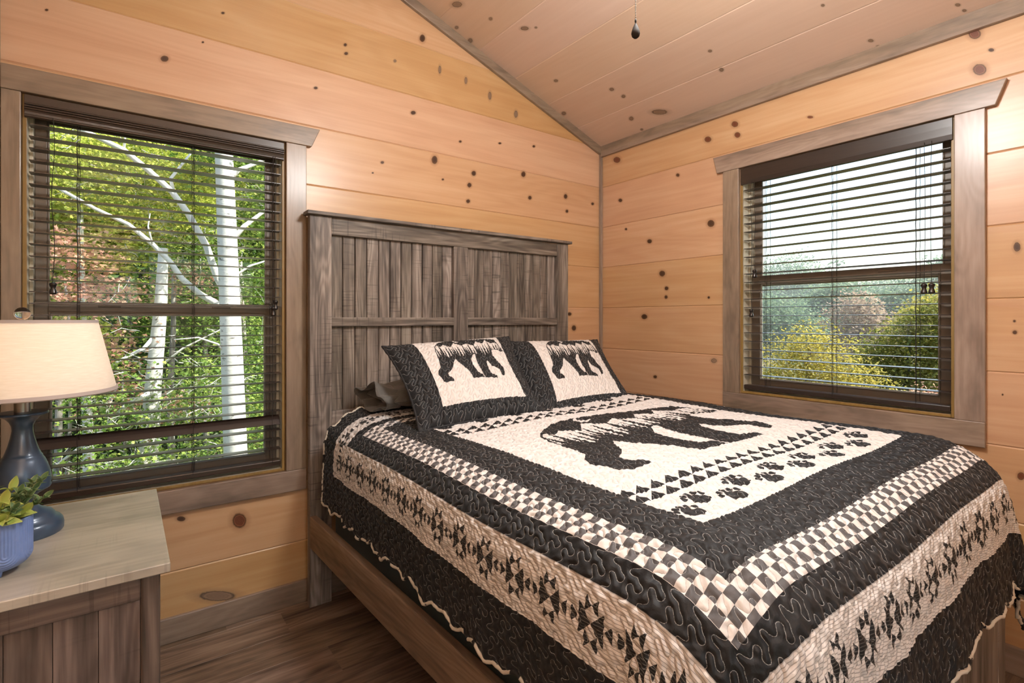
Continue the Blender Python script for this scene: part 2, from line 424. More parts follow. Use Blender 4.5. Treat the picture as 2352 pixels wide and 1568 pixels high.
def window(name, a0, a1, z0, z1, f, zm0, zm1, base):
    w = bpy.data.objects.new(name, None); COL.objects.link(w); w.location = base; ORG[w.name] = np.array(base, float); w.empty_display_size = .1
    struct(w)
    e = .0015
    mb = MB(); ring(mb, a0 + e, a1 - e, z0 + e, z1 - e, .012, -.001, .006, f); mb.build('jamb_lining', JAMB, w, False, .0015)
    mb = MB(); ring(mb, a0 + e, a1 - e, z0 + e, z1 - e, .010, .0065, WALLT + .004, f); ring(mb, a0 + .0117, a1 - .0117, z0 + .0117, z1 - .0117, .012, .063, WALLT + .003, f); mb.build('window_frame', VINYL_TAN, w, False, .002)
    g0, g1 = a0 + .024, a1 - .024
    # upper sash sits further out, lower sash nearer the room
    mb = MB(); ring(mb, g0, g1, zm0 + .004, z1 - .024, .034, .100, .124, f, .034, .038); ring(mb, g0 + .034, g1 - .034, zm0 + .042, z1 - .058, .007, .098, .108, f)
    us = mb.build('upper_sash', BRONZE, w, False, .002)
    mb = MB(); boxf(mb, f, g0 + .03, g1 - .03, .111, .115, zm0 + .038, z1 - .052); mb.build('window_pane', GLASS, us)
    mb = MB(); ring(mb, g0, g1, z0 + .024, zm1, .040, .070, .096, f, .038, .046); ring(mb, g0 + .040, g1 - .040, z0 + .070, zm1 - .038, .006, .067, .080, f)
    boxf(mb, f, (a0 * .72 + a1 * .28) - .035, (a0 * .72 + a1 * .28) + .035, .064, .0705, zm1 - .02, zm1 - .012)
    boxf(mb, f, (a0 * .28 + a1 * .72) - .035, (a0 * .28 + a1 * .72) + .035, .064, .0705, zm1 - .02, zm1 - .012)
    ls = mb.build('lower_sash', BRONZE, w, False, .002)
    mb = MB(); boxf(mb, f, g0 + .036, g1 - .036, .083, .087, z0 + .064, zm1 - .034); mb.build('window_pane', GLASS, ls)
    mb = MB(); ring(mb, g0 + .046, g1 - .046, z0 + .076, zm1 - .044, .004, .0785, .0825, f); mb.build('pane_gasket', GASKET, ls)
    return w
fA = lambda a, d, z: (a, d, z)
fB = lambda a, d, z: (d, a, z)
window('window_1', *WIN_A, fA, 1.296, 1.35, (-2.45, .06, .607))
window('window_2', *WIN_B, fB, 1.455, 1.512, (.06, -1.44, .899))
# unseen glazed door, added behind the camera to let in fill daylight
d = bpy.data.objects.new('added_door_1', None); COL.objects.link(d); d.location = (-1.95, RY0 - .06, 0); ORG['added_door_1'] = np.array(d.location[:]); struct(d)
fF = lambda a, dd, z: (a, RY0 - dd, z)
mb = MB(); ring(mb, DOOR_F[0] + .002, DOOR_F[1] - .002, .002, DOOR_F[3] - .002, .05, .0, .12, fF, .05, .02); mb.build('door_frame', TRIM['z'], d, False, .002)
mb = MB(); ring(mb, DOOR_F[0] + .054, DOOR_F[1] - .054, .026, DOOR_F[3] - .056, .09, .04, .08, fF, .09, .16); dl = mb.build('door_leaf', BRONZE, d, False, .002)
mb = MB(); boxf(mb, fF, DOOR_F[0] + .146, DOOR_F[1] - .146, .055, .061, .188, DOOR_F[3] - .148); mb.build('door_pane', GLASS, dl)

# blinds -----------------------------------------------------------------
BLIND = wood('dark_brown_blind', (.028,.018,.014), (.042,.028,.021), (.060,.041,.031), 'x', .33, .25, .2, 20., .8, 120., .8, .0, bump=.1)
BLINDB = wood('dark_brown_blind_y', (.018,.012,.010), (.027,.019,.016), (.040,.029,.025), 'y', .33, .25, .2, 20., .8, 120., .8, .0, bump=.1)
CORD = plain('dark_cord', (.018,.014,.012), .7)
def blind(label, f, fp, a0, a1, z_first, n, tilt_k, z_rail, vz0, vz1, v_ridged, cords, pulls, bm_, base, mat):
    t = thing('window_blind', label, 'window blind', base, 'wooden venetian blinds in the windows')
    mb = MB()
    prof = [(.000, vz1), (-.012, vz1), (-.012, vz0 + .052)]
    if v_ridged:
        for k in range(3):
            zz = vz0 + .050 - k * .009
            prof += [(-.012 - .002 * k, zz), (-.0165 - .002 * k, zz - .002), (-.0165 - .002 * k, zz - .005), (-.011 - .002 * k, zz - .0075)]
        prof += [(-.012, vz0 + .018), (-.010, vz0 + .010), (-.013, vz0 + .008), (-.013, vz0 + .004), (-.008, vz0)]
    else:
        prof += [(-.013, vz0 + .02), (-.010, vz0)]
    prof += [(.000, vz0)]
    mb.prism(prof, fp, a0 - .008, a1 + .008); o = mb.build('valance', mat, t, False, .0008, 2)
    mb = MB(); boxf(mb, f, a0, a1, .006, .052, vz1 - .05, vz1 - .002); mb.build('head_rail', mat, t, False, .002)
    mb = MB(); zc = .029
    for k in range(n):
        z = z_first - k * (z_first - z_rail - .018) / n
        if k == tilt_k: th = .85
        else: th = .02 * math.sin(k * 2.3)
        c, s = math.cos(th), math.sin(th)
        w, h = .025, .0014
        pr = [(zc + x * c - y * s, z + x * s + y * c) for x, y in ((-w, -h), (w, -h), (w, h - .0002), (0, h + .0012), (-w, h - .0002))]
        mb.prism(pr, fp, a0 + .002, a1 - .002, pid=k * .37)
    mb.build('slats', mat, t)
    mb = MB(); boxf(mb, f, a0 + .001, a1 - .001, .004, .054, z_rail - .013, z_rail + .010); mb.build('bottom_rail', mat, t, False, .004)
    for a in cords:
        mb = MB()
        for dd, aa in ((.003, a), (.0555, a), (.029, a + .006)):
            P = [f(aa + .0012 * math.sin(i * 1.9 + a * 9), dd, vz0 + .01 - i * (vz0 + .01 - z_rail) / 30) for i in range(31)]
            mb.tube(P, .0011, 5)
        mb.build('ladder_cord', CORD, t)
    for (a, zt, pair) in pulls:
        mb = MB()
        for s in ((-.012, .012) if pair else (0,)):
            P = [f(a + s * (1 - .25 * math.sin(i / 20 * PI)) + (.004 * math.sin(i * .5) if not pair else 0), -.016, vz0 + .01 - i * (vz0 + .01 - zt) / 20) for i in range(21)]
            mb.tube(P, .0011, 5)
        pc = mb.build('pull_cord', CORD, t)
        mb = MB()
        for s in ((-.0125, .0125) if pair else (0,)):
            c = f(a + s, -.016, zt)
            mb.lathe([(.003, c[2] + .004), (.0095, c[2] + .001), (.0115, c[2] - .004), (.0085, c[2] - .012), (.0075, c[2] - .017), (.0105, c[2] - .027), (.0115, c[2] - .033), (.0085, c[2] - .038), (.002, c[2] - .039)], (c[0], c[1]), 16)
        autosmooth(mb.build('cord_tassel', plain('dark_wood_tassel', (.012,.009,.008), .3, .4), pc))
    return t
fpA = lambda a, b, l: (l, a, b)
fpB = lambda a, b, l: (a, l, b)
blind('dark brown wooden blind in the window behind the table lamp', fA, fpA, -2.868, -2.033, 1.974, 31, 27, .648, 1.992, 2.07, True,
      (-2.735, -2.37, -2.07), ((-2.80, 1.412, False), (-2.062, 1.365, False), (-2.071, 1.337, False)), None, (-2.45, .03, .66), BLIND)
blind('dark blind in the window above the right side of the bed', fB, fpB, -1.868, -1.015, 1.958, 23, -1, .935, 1.985, 2.07, False,
      (-1.13, -1.44, -1.755), ((-1.085, 1.535, False), (-1.068, 1.335, False), (-1.80, 1.425, True)), None, (.03, -1.44, .93), BLINDB)

# ================================================================= BED
bed = thing('bed', 'wooden bed with tall grey plank headboard and low side rails', 'bed', (-1.16, -1.1, 0))
HY0, HY1 = -.045, -.085
hb = bpy.data.objects.new('headboard', None); COL.objects.link(hb); hb.parent = bed; ORG[hb.name] = ORG[bed.name]
for x0, x1, p in ((-1.934, -1.837, .4), (-.466, -.378, 1.9)):
    MB().box(x0, x1, HY1, HY0, 0, 1.752, p).build('post', GREY['z'], hb, False, .003)
MB().box(-1.949, -.363, HY1 - .022, HY0 + .012, 1.752, 1.768, 2.2).build('cap', GREY['x'], hb, False, .003)
MB().box(-1.837, -.466, HY1 + .004, HY0, 1.672, 1.752, 3.5).build('top_rail', GREY['x'], hb, False, .003)
MB().box(-1.193, -1.106, HY1 + .004, HY0, .70, 1.672, 4.1).build('centre_stile', GREY['z'], hb, False, .003)
MB().box(-1.837, -1.193, HY1 + .004, HY0, 1.252, 1.294, 5.2).build('middle_rail', GREY['x'], hb, False, .003)
MB().box(-1.106, -.466, HY1 + .004, HY0, 1.252, 1.294, 6.4).build('middle_rail', GREY['x'], hb, False, .003)
MB().box(-1.837, -.466, HY1 + .004, HY0, .70, .866, 7.1).build('lower_rail', GREY['x'], hb, False, .003)
for (x0, x1, k0) in ((-1.837, -1.193, 0), (-1.106, -.466, 20)):
    mb = MB(); n = 11; w = (x1 - x0) / n
    for i in range(n):
        a, b = x0 + i * w, x0 + (i + 1) * w; c = .0042
        f = lambda p, q, l: (p, q, l)
        mb.prism([(a + .0013, HY0 - .002), (a + .0013, HY0 - .010), (a + c, HY0 - .015), (b - c, HY0 - .015), (b - .0013, HY0 - .010), (b - .0013, HY0 - .002)], f, .80, 1.69, pid=k0 + (i // 2) * 2.1 + i * .02)
    mb.build('plank_panel', GREY['z'], hb)
def skewbox(mb, xa, xb, w, y0, y1, z0, z1, pid):
    V = [(xa, y0, z0), (xa + w, y0, z0), (xb + w, y1, z0), (xb, y1, z0), (xa, y0, z1), (xa + w, y0, z1), (xb + w, y1, z1), (xb, y1, z1)]
    return mb.add(V, [(0,3,2,1),(4,5,6,7),(0,1,5,4),(1,2,6,5),(2,3,7,6),(3,0,4,7)], pid)
skewbox(MB(), -1.934, -1.864, .030, -.086, -2.095, .268, .409, 1.1).build('side_rail', RAILW, bed, False, .004)
skewbox(MB(), -.41, -.45, .030, -.086, -2.095, .268, .409, 8.1).build('side_rail', RAILW, bed, False, .004)
MB().box(-1.875, -.415, -2.096, -2.062, .10, .60, 3.3).build('footboard', GREY['z'], bed, False, .004)
for x0, x1 in ((-1.885, -1.80), (-.49, -.405)):
    MB().box(x0, x1, -2.098, -2.05, 0, .62, x0).build('foot_post', GREY['z'], bed, False, .004)

BOXS = plain('box_spring_cover', (.030,.046,.038), .9, sheen=.2)
o = MB().box(-1.83, -.475, -2.055, -.10, .27, .60).build('box_spring', BOXS, None, False, .02, 4, (-1.15, -1.1, .27))
tag(o, 'dark green covered box spring showing between side rail and quilt hem', 'box spring')
o = MB().box(-1.835, -.47, -2.03, -.105, .602, .80).build('mattress', plain('mattress_ticking', (.6,.59,.56), .9), None, False, .06, 5, (-1.15, -1.1, .6))
tag(o, 'mattress lying under the black and white quilt', 'mattress')

# ---------------------------------------------------------------- printed pattern helpers (signed distances, + inside)
def sd_poly(P, poly):
    P = np.asarray(P); poly = np.asarray(poly, float)
    d = np.full(len(P), 1e9); inside = np.zeros(len(P), bool)
    n = len(poly)
    for i in range(n):
        a, b = poly[i], poly[(i + 1) % n]
        e = b - a; w = P - a
        t = np.clip((w @ e) / (e @ e), 0, 1)
        d = np.minimum(d, np.hypot(*(w - t[:, None] * e).T))
        c1 = (a[1] <= P[:, 1]) != (b[1] <= P[:, 1])
        xi = a[0] + (P[:, 1] - a[1]) / ((b[1] - a[1]) if b[1] != a[1] else 1e-9) * (b[0] - a[0])
        inside ^= c1 & (P[:, 0] < xi)
    return np.where(inside, d, -d)
def homog(src, dst):
    A = []
    for (x, y), (u, v) in zip(src, dst):
        A.append([x, y, 1, 0, 0, 0, -u * x, -u * y, -u]); A.append([0, 0, 0, x, y, 1, -v * x, -v * y, -v])
    return np.linalg.svd(np.array(A, float))[2][-1].reshape(3, 3)
BEARPX = [(480,150),(520,118),(570,105),(640,100),(720,100),(800,102),(870,107),(905,105),(950,112),(985,125),(998,118),(1006,134),(1030,165),(1060,200),(1095,243),
 (1075,252),(1040,240),(1000,236),(977,240),(978,262),(990,300),(1020,335),(1060,375),(1095,410),(1110,445),(1106,474),(1090,482),(1078,465),(1065,430),(1030,415),(985,400),(960,370),(934,345),
 (926,370),(940,410),(965,460),(985,478),(1030,490),(1035,507),(920,507),(900,480),(885,445),(862,410),(845,380),(832,340),(822,300),(810,283),
 (790,300),(775,345),(790,390),(815,430),(845,465),(890,485),(905,507),(805,515),(790,490),(760,455),(730,425),(690,395),(655,365),(625,335),
 (608,370),(600,420),(580,450),(555,472),(562,500),(605,520),(615,540),(545,552),(520,540),(495,505),(470,480),(470,450),(490,420),(480,370),(460,310),(445,260),(440,210),(455,175)]
HM = homog([(245,120),(1020,65),(1300,630),(530,735)], [(0,0),(1,0),(1,1),(0,1)])
_b = np.c_[np.array(BEARPX, float), np.ones(len(BEARPX))] @ HM.T
BEAR = _b[:, :2] / _b[:, 2:]            # in panel units, y downwards
_m = np.array([[634,126,1],[656,126,1.]]) @ HM.T; _m = _m[:, :2] / _m[:, 2:]
MOON = (_m[0], abs(_m[1, 0] - _m[0, 0]) * 1.25)
BX0, BY0 = BEAR.min(0); BX1, BY1 = BEAR.max(0)
def bear_field(P, asp):
    """P in panel units (y down); asp = panel height / width.  > 0 where the print is black"""
    S = np.array([1., asp])
    body = sd_poly(P * S, BEAR * S)
    x = (P[:, 0] - BX0) / (BX1 - BX0); y = (P[:, 1] - BY0) / (BY1 - BY0); H = (BY1 - BY0) * asp
    W = (BX1 - BX0)
    px = np.array([-.1, .0, .06, .13, .19, .24, .31, .38, .46, .53, .61, .68, .75, .81, .87, .93, 1.1])
    py = np.array([.34, .20, .28, .12, .22, .16, .25, .13, .23, .17, .26, .13, .22, .11, .22, .20, .34])
    mtn = (y - np.interp(x, px, py)) * H
    tree = np.full(len(P), 1e9)
    for i in range(34):
        cx = -.01 + i * .031 + .008 * math.sin(i * 5.1); top = .17 + .10 * (.5 + .5 * math.sin(i * 2.7 + 1)) + (.03 if i % 3 else -.02)
        h = y - top
        hw = np.where(h > 0, .052 * h + .0045 * np.abs(((h * 23 + i * .37) % 1.) - .15), -1)
        tree = np.minimum(tree, (np.abs(x - cx) - hw) * W)
    white = np.minimum(np.minimum(mtn, tree), (.47 + .03 * np.sin(x * 37) - y) * H)
    q = (P - MOON[0]) * S
    r = MOON[1]
    moon = np.minimum(r - np.hypot(q[:, 0], q[:, 1]), np.hypot(q[:, 0] - r * .45, q[:, 1] + r * .3) - r * .82)
    f = np.minimum(body, -np.maximum(white, moon))
    return np.maximum(f, .0045 - np.abs(body)) if asp else f

# quilting line: one repeat of a wandering curve, rows shifted against one another
def catmull(P, n=14):
    P = np.asarray(P, float); out = []
    for i in range(1, len(P) - 2):
        p0, p1, p2, p3 = P[i - 1:i + 3]
        for t in np.linspace(0, 1, n, endpoint=False):
            out.append(.5 * ((2 * p1) + (-p0 + p2) * t + (2 * p0 - 5 * p1 + 4 * p2 - p3) * t * t + (-p0 + 3 * p1 - 3 * p2 + p3) * t ** 3))
    return np.array(out)
_c = [(0, 0), (.02, .22), (.10, .36), (.20, .33), (.24, .17), (.31, .04), (.42, .03), (.52, .13), (.64, .21), (.74, .17), (.76, .04), (.66, -.08), (.56, -.20), (.58, -.34), (.70, -.40), (.80, -.32), (.86, -.18), (.94, -.08)]
_cc = np.array([(x + k, y) for k in (-2, -1, 0, 1, 2) for x, y in _c])
_curve = catmull(_cc, 8)
STW, STH = .056, .043      # repeat, row distance
def _stitch_tile(n=96, m=72):
    """signed distance to the rows over one repeat x two rows"""
    X, Y = np.meshgrid(np.arange(n) / n, np.arange(m) / m)
    P = np.c_[X.ravel() * STW, Y.ravel() * 2 * STH]
    best = np.full(len(P), 1e9); sg = np.ones(len(P))
    cnt = np.zeros(len(P), int)
    for row in range(-2, 5):
        sh = (row % 2) * .12 * STW
        C = np.c_[_curve[:, 0] * STW + sh - (row % 2) * 0, _curve[:, 1] * STW * 1.0 + row * STH]
        A, B = C[:-1], C[1:]
        for a, b in zip(A, B):
            if max(a[0], b[0]) < -.05 or min(a[0], b[0]) > STW + .05: continue
            e = b - a; w = P - a
            t = np.clip((w @ e) / (e @ e), 0, 1)
            best = np.minimum(best, np.hypot(*(w - t[:, None] * e).T))
            c1 = (a[0] <= P[:, 0]) != (b[0] <= P[:, 0])
            if c1.any():
                yi = a[1] + (P[:, 0] - a[0]) / ((b[0] - a[0]) or 1e-9) * (b[1] - a[1])
                cnt += (c1 & (P[:, 1] > yi))
    return (np.where(cnt % 2 == 0, best, -best)).reshape(m, n)
ST = _stitch_tile()
def stitch(p, q):
    m, n = ST.shape
    x = (p / STW) % 1. * n; y = (q / (2 * STH)) % 1. * m
    x0, y0 = np.floor(x).astype(int), np.floor(y).astype(int); fx, fy = x - x0, y - y0
    g = lambda a, b: ST[a % m, b % n]
    return (g(y0, x0) * (1 - fx) + g(y0, x0 + 1) * fx) * (1 - fy) + (g(y0 + 1, x0) * (1 - fx) + g(y0 + 1, x0 + 1) * fx) * fy
def puff(d): return np.minimum(np.sqrt(np.maximum(np.abs(d) - .0004, 0) / .012), 1.)

BLACKC, WHITEC, THREAD, GREYC = (.006, .0068, .0085), (.70, .675, .66), (.42, .42, .42), (.085, .083, .088)
def cloth_out(nt, col, st, uv):
    th = M(nt, 'SUBTRACT', 1., STEP(nt, M(nt, 'ABSOLUTE', st), .00028, .00075))
    dash = N(nt, 'ShaderNodeTexNoise', {'Vector': uv, 'Scale': 420., 'Detail': 1.})
    th = M(nt, 'MULTIPLY', th, STEP(nt, dash, .30, .52))
    lum = N(nt, 'ShaderNodeRGBToBW', {0: col})
    tcol = MIX(nt, STEP(nt, lum, .05, .4), THREAD, (.50, .47, .45))
    col = MIX(nt, M(nt, 'MULTIPLY', th, .85), col, tcol)
    wv = N(nt, 'ShaderNodeTexNoise', {'Vector': uv, 'Scale': 900., 'Detail': 2.})
    cr = N(nt, 'ShaderNodeTexNoise', {'Vector': uv, 'Scale': 70., 'Detail': 3., 'Distortion': 1.})
    h = M(nt, 'ADD', M(nt, 'MULTIPLY', M(nt, 'POWER', M(nt, 'MINIMUM', M(nt, 'MULTIPLY', M(nt, 'ABSOLUTE', st), 110.), 1.), .5), 1.), M(nt, 'ADD', M(nt, 'MULTIPLY', wv, .05), M(nt, 'MULTIPLY', cr, .35)))
    nrm = BUMP(nt, h, .7, .004)
    OUT(nt, PBSDF(nt, col, .62, 0, .1, nrm, .05, 0., .38))

PX, PY0, PY1 = .52, -.60, .60      # panel half width, panel along the bed (q = y + 1.28; q > 0 towards the headboard)
DB = (.125, .191, .250, .400, .550)
HS = 1.2
m, nt = newmat('quilt_cloth')
uvn = N(nt, 'ShaderNodeUVMap', None, 0, uv_map='UVMap')
sx = N(nt, 'ShaderNodeSeparateXYZ', {0: uvn}, None)
p_, q_ = sx.outputs[0], sx.outputs[1]
mot, st_, dd_ = ATTR(nt, 'motif'), ATTR(nt, 'stitch'), ATTR(nt, 'dband')
def band(a, b): return M(nt, 'MULTIPLY', M(nt, 'GREATER_THAN', dd_, a), M(nt, 'LESS_THAN', dd_, b))
chk = N(nt, 'ShaderNodeTexChecker', {'Vector': uvn, 'Color1': (*WHITEC, 1), 'Color2': (*GREYC, 1), 'Scale': 1 / .0222})
col = MIX(nt, M(nt, 'GREATER_THAN', mot, 0.), WHITEC, BLACKC)
pin = M(nt, 'GREATER_THAN', M(nt, 'SINE', M(nt, 'MULTIPLY', dd_, 2 * PI / .0058)), .72)
col = MIX(nt, M(nt, 'MULTIPLY', band(DB[2], DB[3]), M(nt, 'MULTIPLY', pin, .62)), col, (.16, .155, .15))
col = MIX(nt, M(nt, 'ADD', band(0., DB[0]), M(nt, 'ADD', band(DB[1], DB[2]), M(nt, 'GREATER_THAN', dd_, DB[3]))), col, BLACKC)
col = MIX(nt, band(DB[0], DB[1]), col, chk)
cloth_out(nt, col, st_, uvn)
QUILT = m
# profile of the cloth past the panel edge: distance -> (outwards, drop)
PD = np.array([0., .06, .125, .16, .191, .22, .25, .29, .33, .40, .55, .80, 1.1])
PO = np.array([0., .060, .123, .155, .182, .205, .222, .232, .235, .236, .238, .240, .242])
PHh = np.array([0., .002, .012, .024, .041, .061, .086, .121, .161, .230, .379, .628, .927])
def quilt_pos(p, q):
    """cloth coordinates -> world"""
    ex = np.maximum(np.abs(p) - PX, 0); ey = np.maximum(PY0 - q, 0)
    rho = np.hypot(ex, ey)
    th = np.arctan2(ey, np.maximum(ex, 1e-9)); th = np.where(ey == 0, 0, th)
    o = np.interp(rho, PD, PO); h = np.interp(rho, PD, PHh)
    corner = np.sin(2 * th) * (ex > 0) * (ey > 0)
    fold = (.020 * np.sin(q * 21. + np.sign(p) * 1.) + .010 * np.sin(q * 47 + 2)) * np.clip(h - .10, 0, .4) * np.cos(th) ** 2
    fold += (.028 * np.sin(p * 19. + .6) + .012 * np.sin(p * 43)) * np.clip(h - .10, 0, .4) * np.sin(th) ** 2
    flare = np.sin(th) ** 2 * .085 * np.clip(h - .04, 0, 1) + corner * (.13 + .05 * np.cos(th * 10)) * np.clip(h - .05, 0, 1)
    oo = o + fold + flare
    x = -1.155 + np.where(p > 0, 1.13, 1.) * np.sign(p) * np.minimum(np.abs(p), PX) + np.sign(p) * oo * np.cos(th)
    y = -1.28 + np.where(q > PY0, q, PY0 - oo * np.sin(th))
    ztop = .88 + .022 * np.clip((x + 1.6) / 1.0, 0, 1.1) - .006 * np.cos((x + 1.155) * 5.5) * 0 + .004 * np.sin(x * 9 + y * 7)
    return x, y, ztop - h
def quilt():
    D = DB[4]; res = .0031
    ps = np.arange(-PX - D, PX + D + 1e-6, res); qs = np.arange(PY0 - D, PY1 + D / HS + 1e-6, res)
    Pg, Qg = np.meshgrid(ps, qs)
    nq, npp = Pg.shape
    p, q = Pg.ravel(), Qg.ravel()
    # wavy hem: stretch the last stretch of cloth a little
    x, y, z = quilt_pos(p, q)
    ex = np.abs(p) - PX; ey = np.maximum(PY0 - q, (q - PY1) * HS)
    dband = np.maximum(ex, ey)
    # print
    mot = np.full(len(p), -.05)
    ins = dband < .002
    idx = np.where(ins)[0]
    # bear on the panel
    bx0, bx1, by0, by1 = -1.56 + 1.155, -.66 + 1.155, -.985 + 1.28, -1.575 + 1.28
    asp = abs(by1 - by0) / (bx1 - bx0) * (BX1 - BX0) / (BY1 - BY0)
    U = BX0 + (p[idx] - bx0) / (bx1 - bx0) * (BX1 - BX0); Vv = BY0 + (q[idx] - by0) / (by1 - by0) * (BY1 - BY0)
    sc_ = (bx1 - bx0) / (BX1 - BX0)
    mot[idx] = np.maximum(mot[idx], bear_field(np.c_[U, Vv], asp) * sc_)
    # strips of triangles
    def tri_rows(q0, q1):
        s = (q1 - q0) / 2; L = .055
        for r in range(2):
            w = (q - (q0 + r * s)); sel = np.where((w > -.01) & (w < s + .01) & ins)[0]
            a = ((p[sel] + 5 + r * .0) % L); ww = w[sel]
            f = np.minimum(np.minimum(ww - .0015, s - .0015 - ww), (a / L * s * .98 - ww) * .7)
            mot[sel] = np.maximum(mot[sel], f)
    tri_rows(-.45, -.36); tri_rows(.385, .475)
    # strips of paw prints
    def paws(qc):
        k = 0
        for pc in np.arange(-.48, .5, .083):
            s = 1 if k % 2 else -1; k += 1
            cq = qc + s * .020
            sel = np.where((np.abs(p - pc) < .06) & (np.abs(q - cq) < .07))[0]
            if not len(sel): continue
            a = (p[sel] - pc); b = (q[sel] - cq)
            pad = np.minimum(.021 - np.hypot(a, b * .8 + .003), 9)
            pad = np.maximum(pad, .0155 - np.hypot(a - .016, b + .008))
            pad = np.maximum(pad, .0155 - np.hypot(a + .010, b + .008))
            for j in range(5):
                w = (-64 + 32 * j) * PI / 180
                pad = np.maximum(pad, .0075 - np.hypot(a - .036 * math.sin(w), (b - .030 * math.cos(w)) * .8))
            mot[sel] = np.maximum(mot[sel], pad)
    paws(-.525); paws(.54)
    # stars on the pale band
    u1 = 1.
    STAR = [[(0,0),(-.031,-.029),(-.031,.033)], [(0,0),(.031,.029),(.031,-.033)], [(0,.032),(-.017,.0175),(-.017,.049)], [(0,.032),(.017,.049),(.017,.0175)],
            [(0,-.032),(-.017,-.049),(-.017,-.0175)], [(0,-.032),(.017,-.0175),(.017,-.049)], [(.034,0),(.052,.017),(.052,-.016)], [(-.034,0),(-.052,-.017),(-.052,.016)]]
    dc = (DB[2] + DB[3]) / 2
    Lst = .1165
    def stars(sel, along, dv, sgn=1.):
        a = ((along + 50 * Lst) % Lst - Lst / 2) / u1; b = -(dv - dc) / u1
        P2 = np.c_[a * sgn, b]
        f = np.full(len(sel), -1.)
        for t in STAR: f = np.maximum(f, sd_poly(P2, t))
        mot[sel] = np.maximum(mot[sel], f * u1)
    inb = (dband > DB[2] - .004) & (dband < DB[3] + .004)
    s1 = np.where(inb & (ex >= ey) & (p < 0))[0]; stars(s1, q[s1], ex[s1], -1.)
    s1 = np.where(inb & (ex >= ey) & (p > 0))[0]; stars(s1, q[s1], ex[s1])
    s1 = np.where(inb & (ey > ex))[0]; stars(s1, p[s1], ey[s1])
    dst = stitch(p + .004 * np.sin(q * 31), q + .004 * np.sin(p * 27))
    # puffed cloth
    X = np.stack([x, y, z], 1).reshape(nq, npp, 3)
    du = np.gradient(X, axis=1); dv = np.gradient(X, axis=0)
    nrm = np.cross(du, dv); nrm /= np.linalg.norm(nrm, axis=2, keepdims=True) + 1e-12
    amp = .0038
    crk = .0016 * np.sin(p * 190 + 3 * np.sin(q * 60)) * np.sin(q * 150 + 2 * np.sin(p * 90))
    hgt = (amp * puff(dst) + crk).reshape(nq, npp, 1)
    X = X + nrm * hgt
    # wavy hem
    drop = np.clip((dband - DB[3]) / .15, 0, 1).reshape(nq, npp)
    tt = np.where(ex >= ey, q, p).reshape(nq, npp)
    low = np.where((np.maximum(PY0 - q, ex)).reshape(nq, npp) > 0, 1, 0)
    X[:, :, 2] += low * drop ** 2 * (.008 * np.sin(tt * 38) + .006 * np.sin(tt * 83 + 1))
    i = np.arange(nq * npp).reshape(nq, npp)
    F = np.stack([i[:-1, :-1], i[:-1, 1:], i[1:, 1:], i[1:, :-1]], -1).reshape(-1, 4)
    base = (-1.15, -1.2, .5)
    o = mk('quilt', X.reshape(-1, 3), F, QUILT, None, True, np.c_[p, q], {'motif': mot, 'stitch': dst, 'dband': dband}, org=base)
    tag(o, 'black and white quilt with a bear silhouette, checks and stars spread over the bed', 'quilt')
    # bound edge with short black marks on white
    m, nt = newmat('quilt_binding_cloth'); co = N(nt, 'ShaderNodeTexCoord', None, 3)
    ns = N(nt, 'ShaderNodeTexNoise', {'Vector': co, 'Scale': 26., 'Detail': 2.})
    OUT(nt, PBSDF(nt, MIX(nt, STEP(nt, ns, .56, .59), (.62,.58,.50), (.012,.012,.013)), .8))
    rim = list(i[0, :]) + list(i[1:, -1]) + list(i[-1, ::-1][1:]) + list(i[::-1, 0][1:-1])
    Pm = X.reshape(-1, 3)[rim][::3]; Pm = np.vstack([Pm, Pm[:1]])
    mb = MB(); mb.tube(Pm, .0048, 6, cap=False); b = mb.build('binding', m, None, True)
    # build in the quilt's own frame
    b.data.transform(__import__('mathutils').Matrix.Translation(-Vector(base))); b.parent = o
    tag(b, 'cream binding with black marks along the hem')
    return o
quilt()

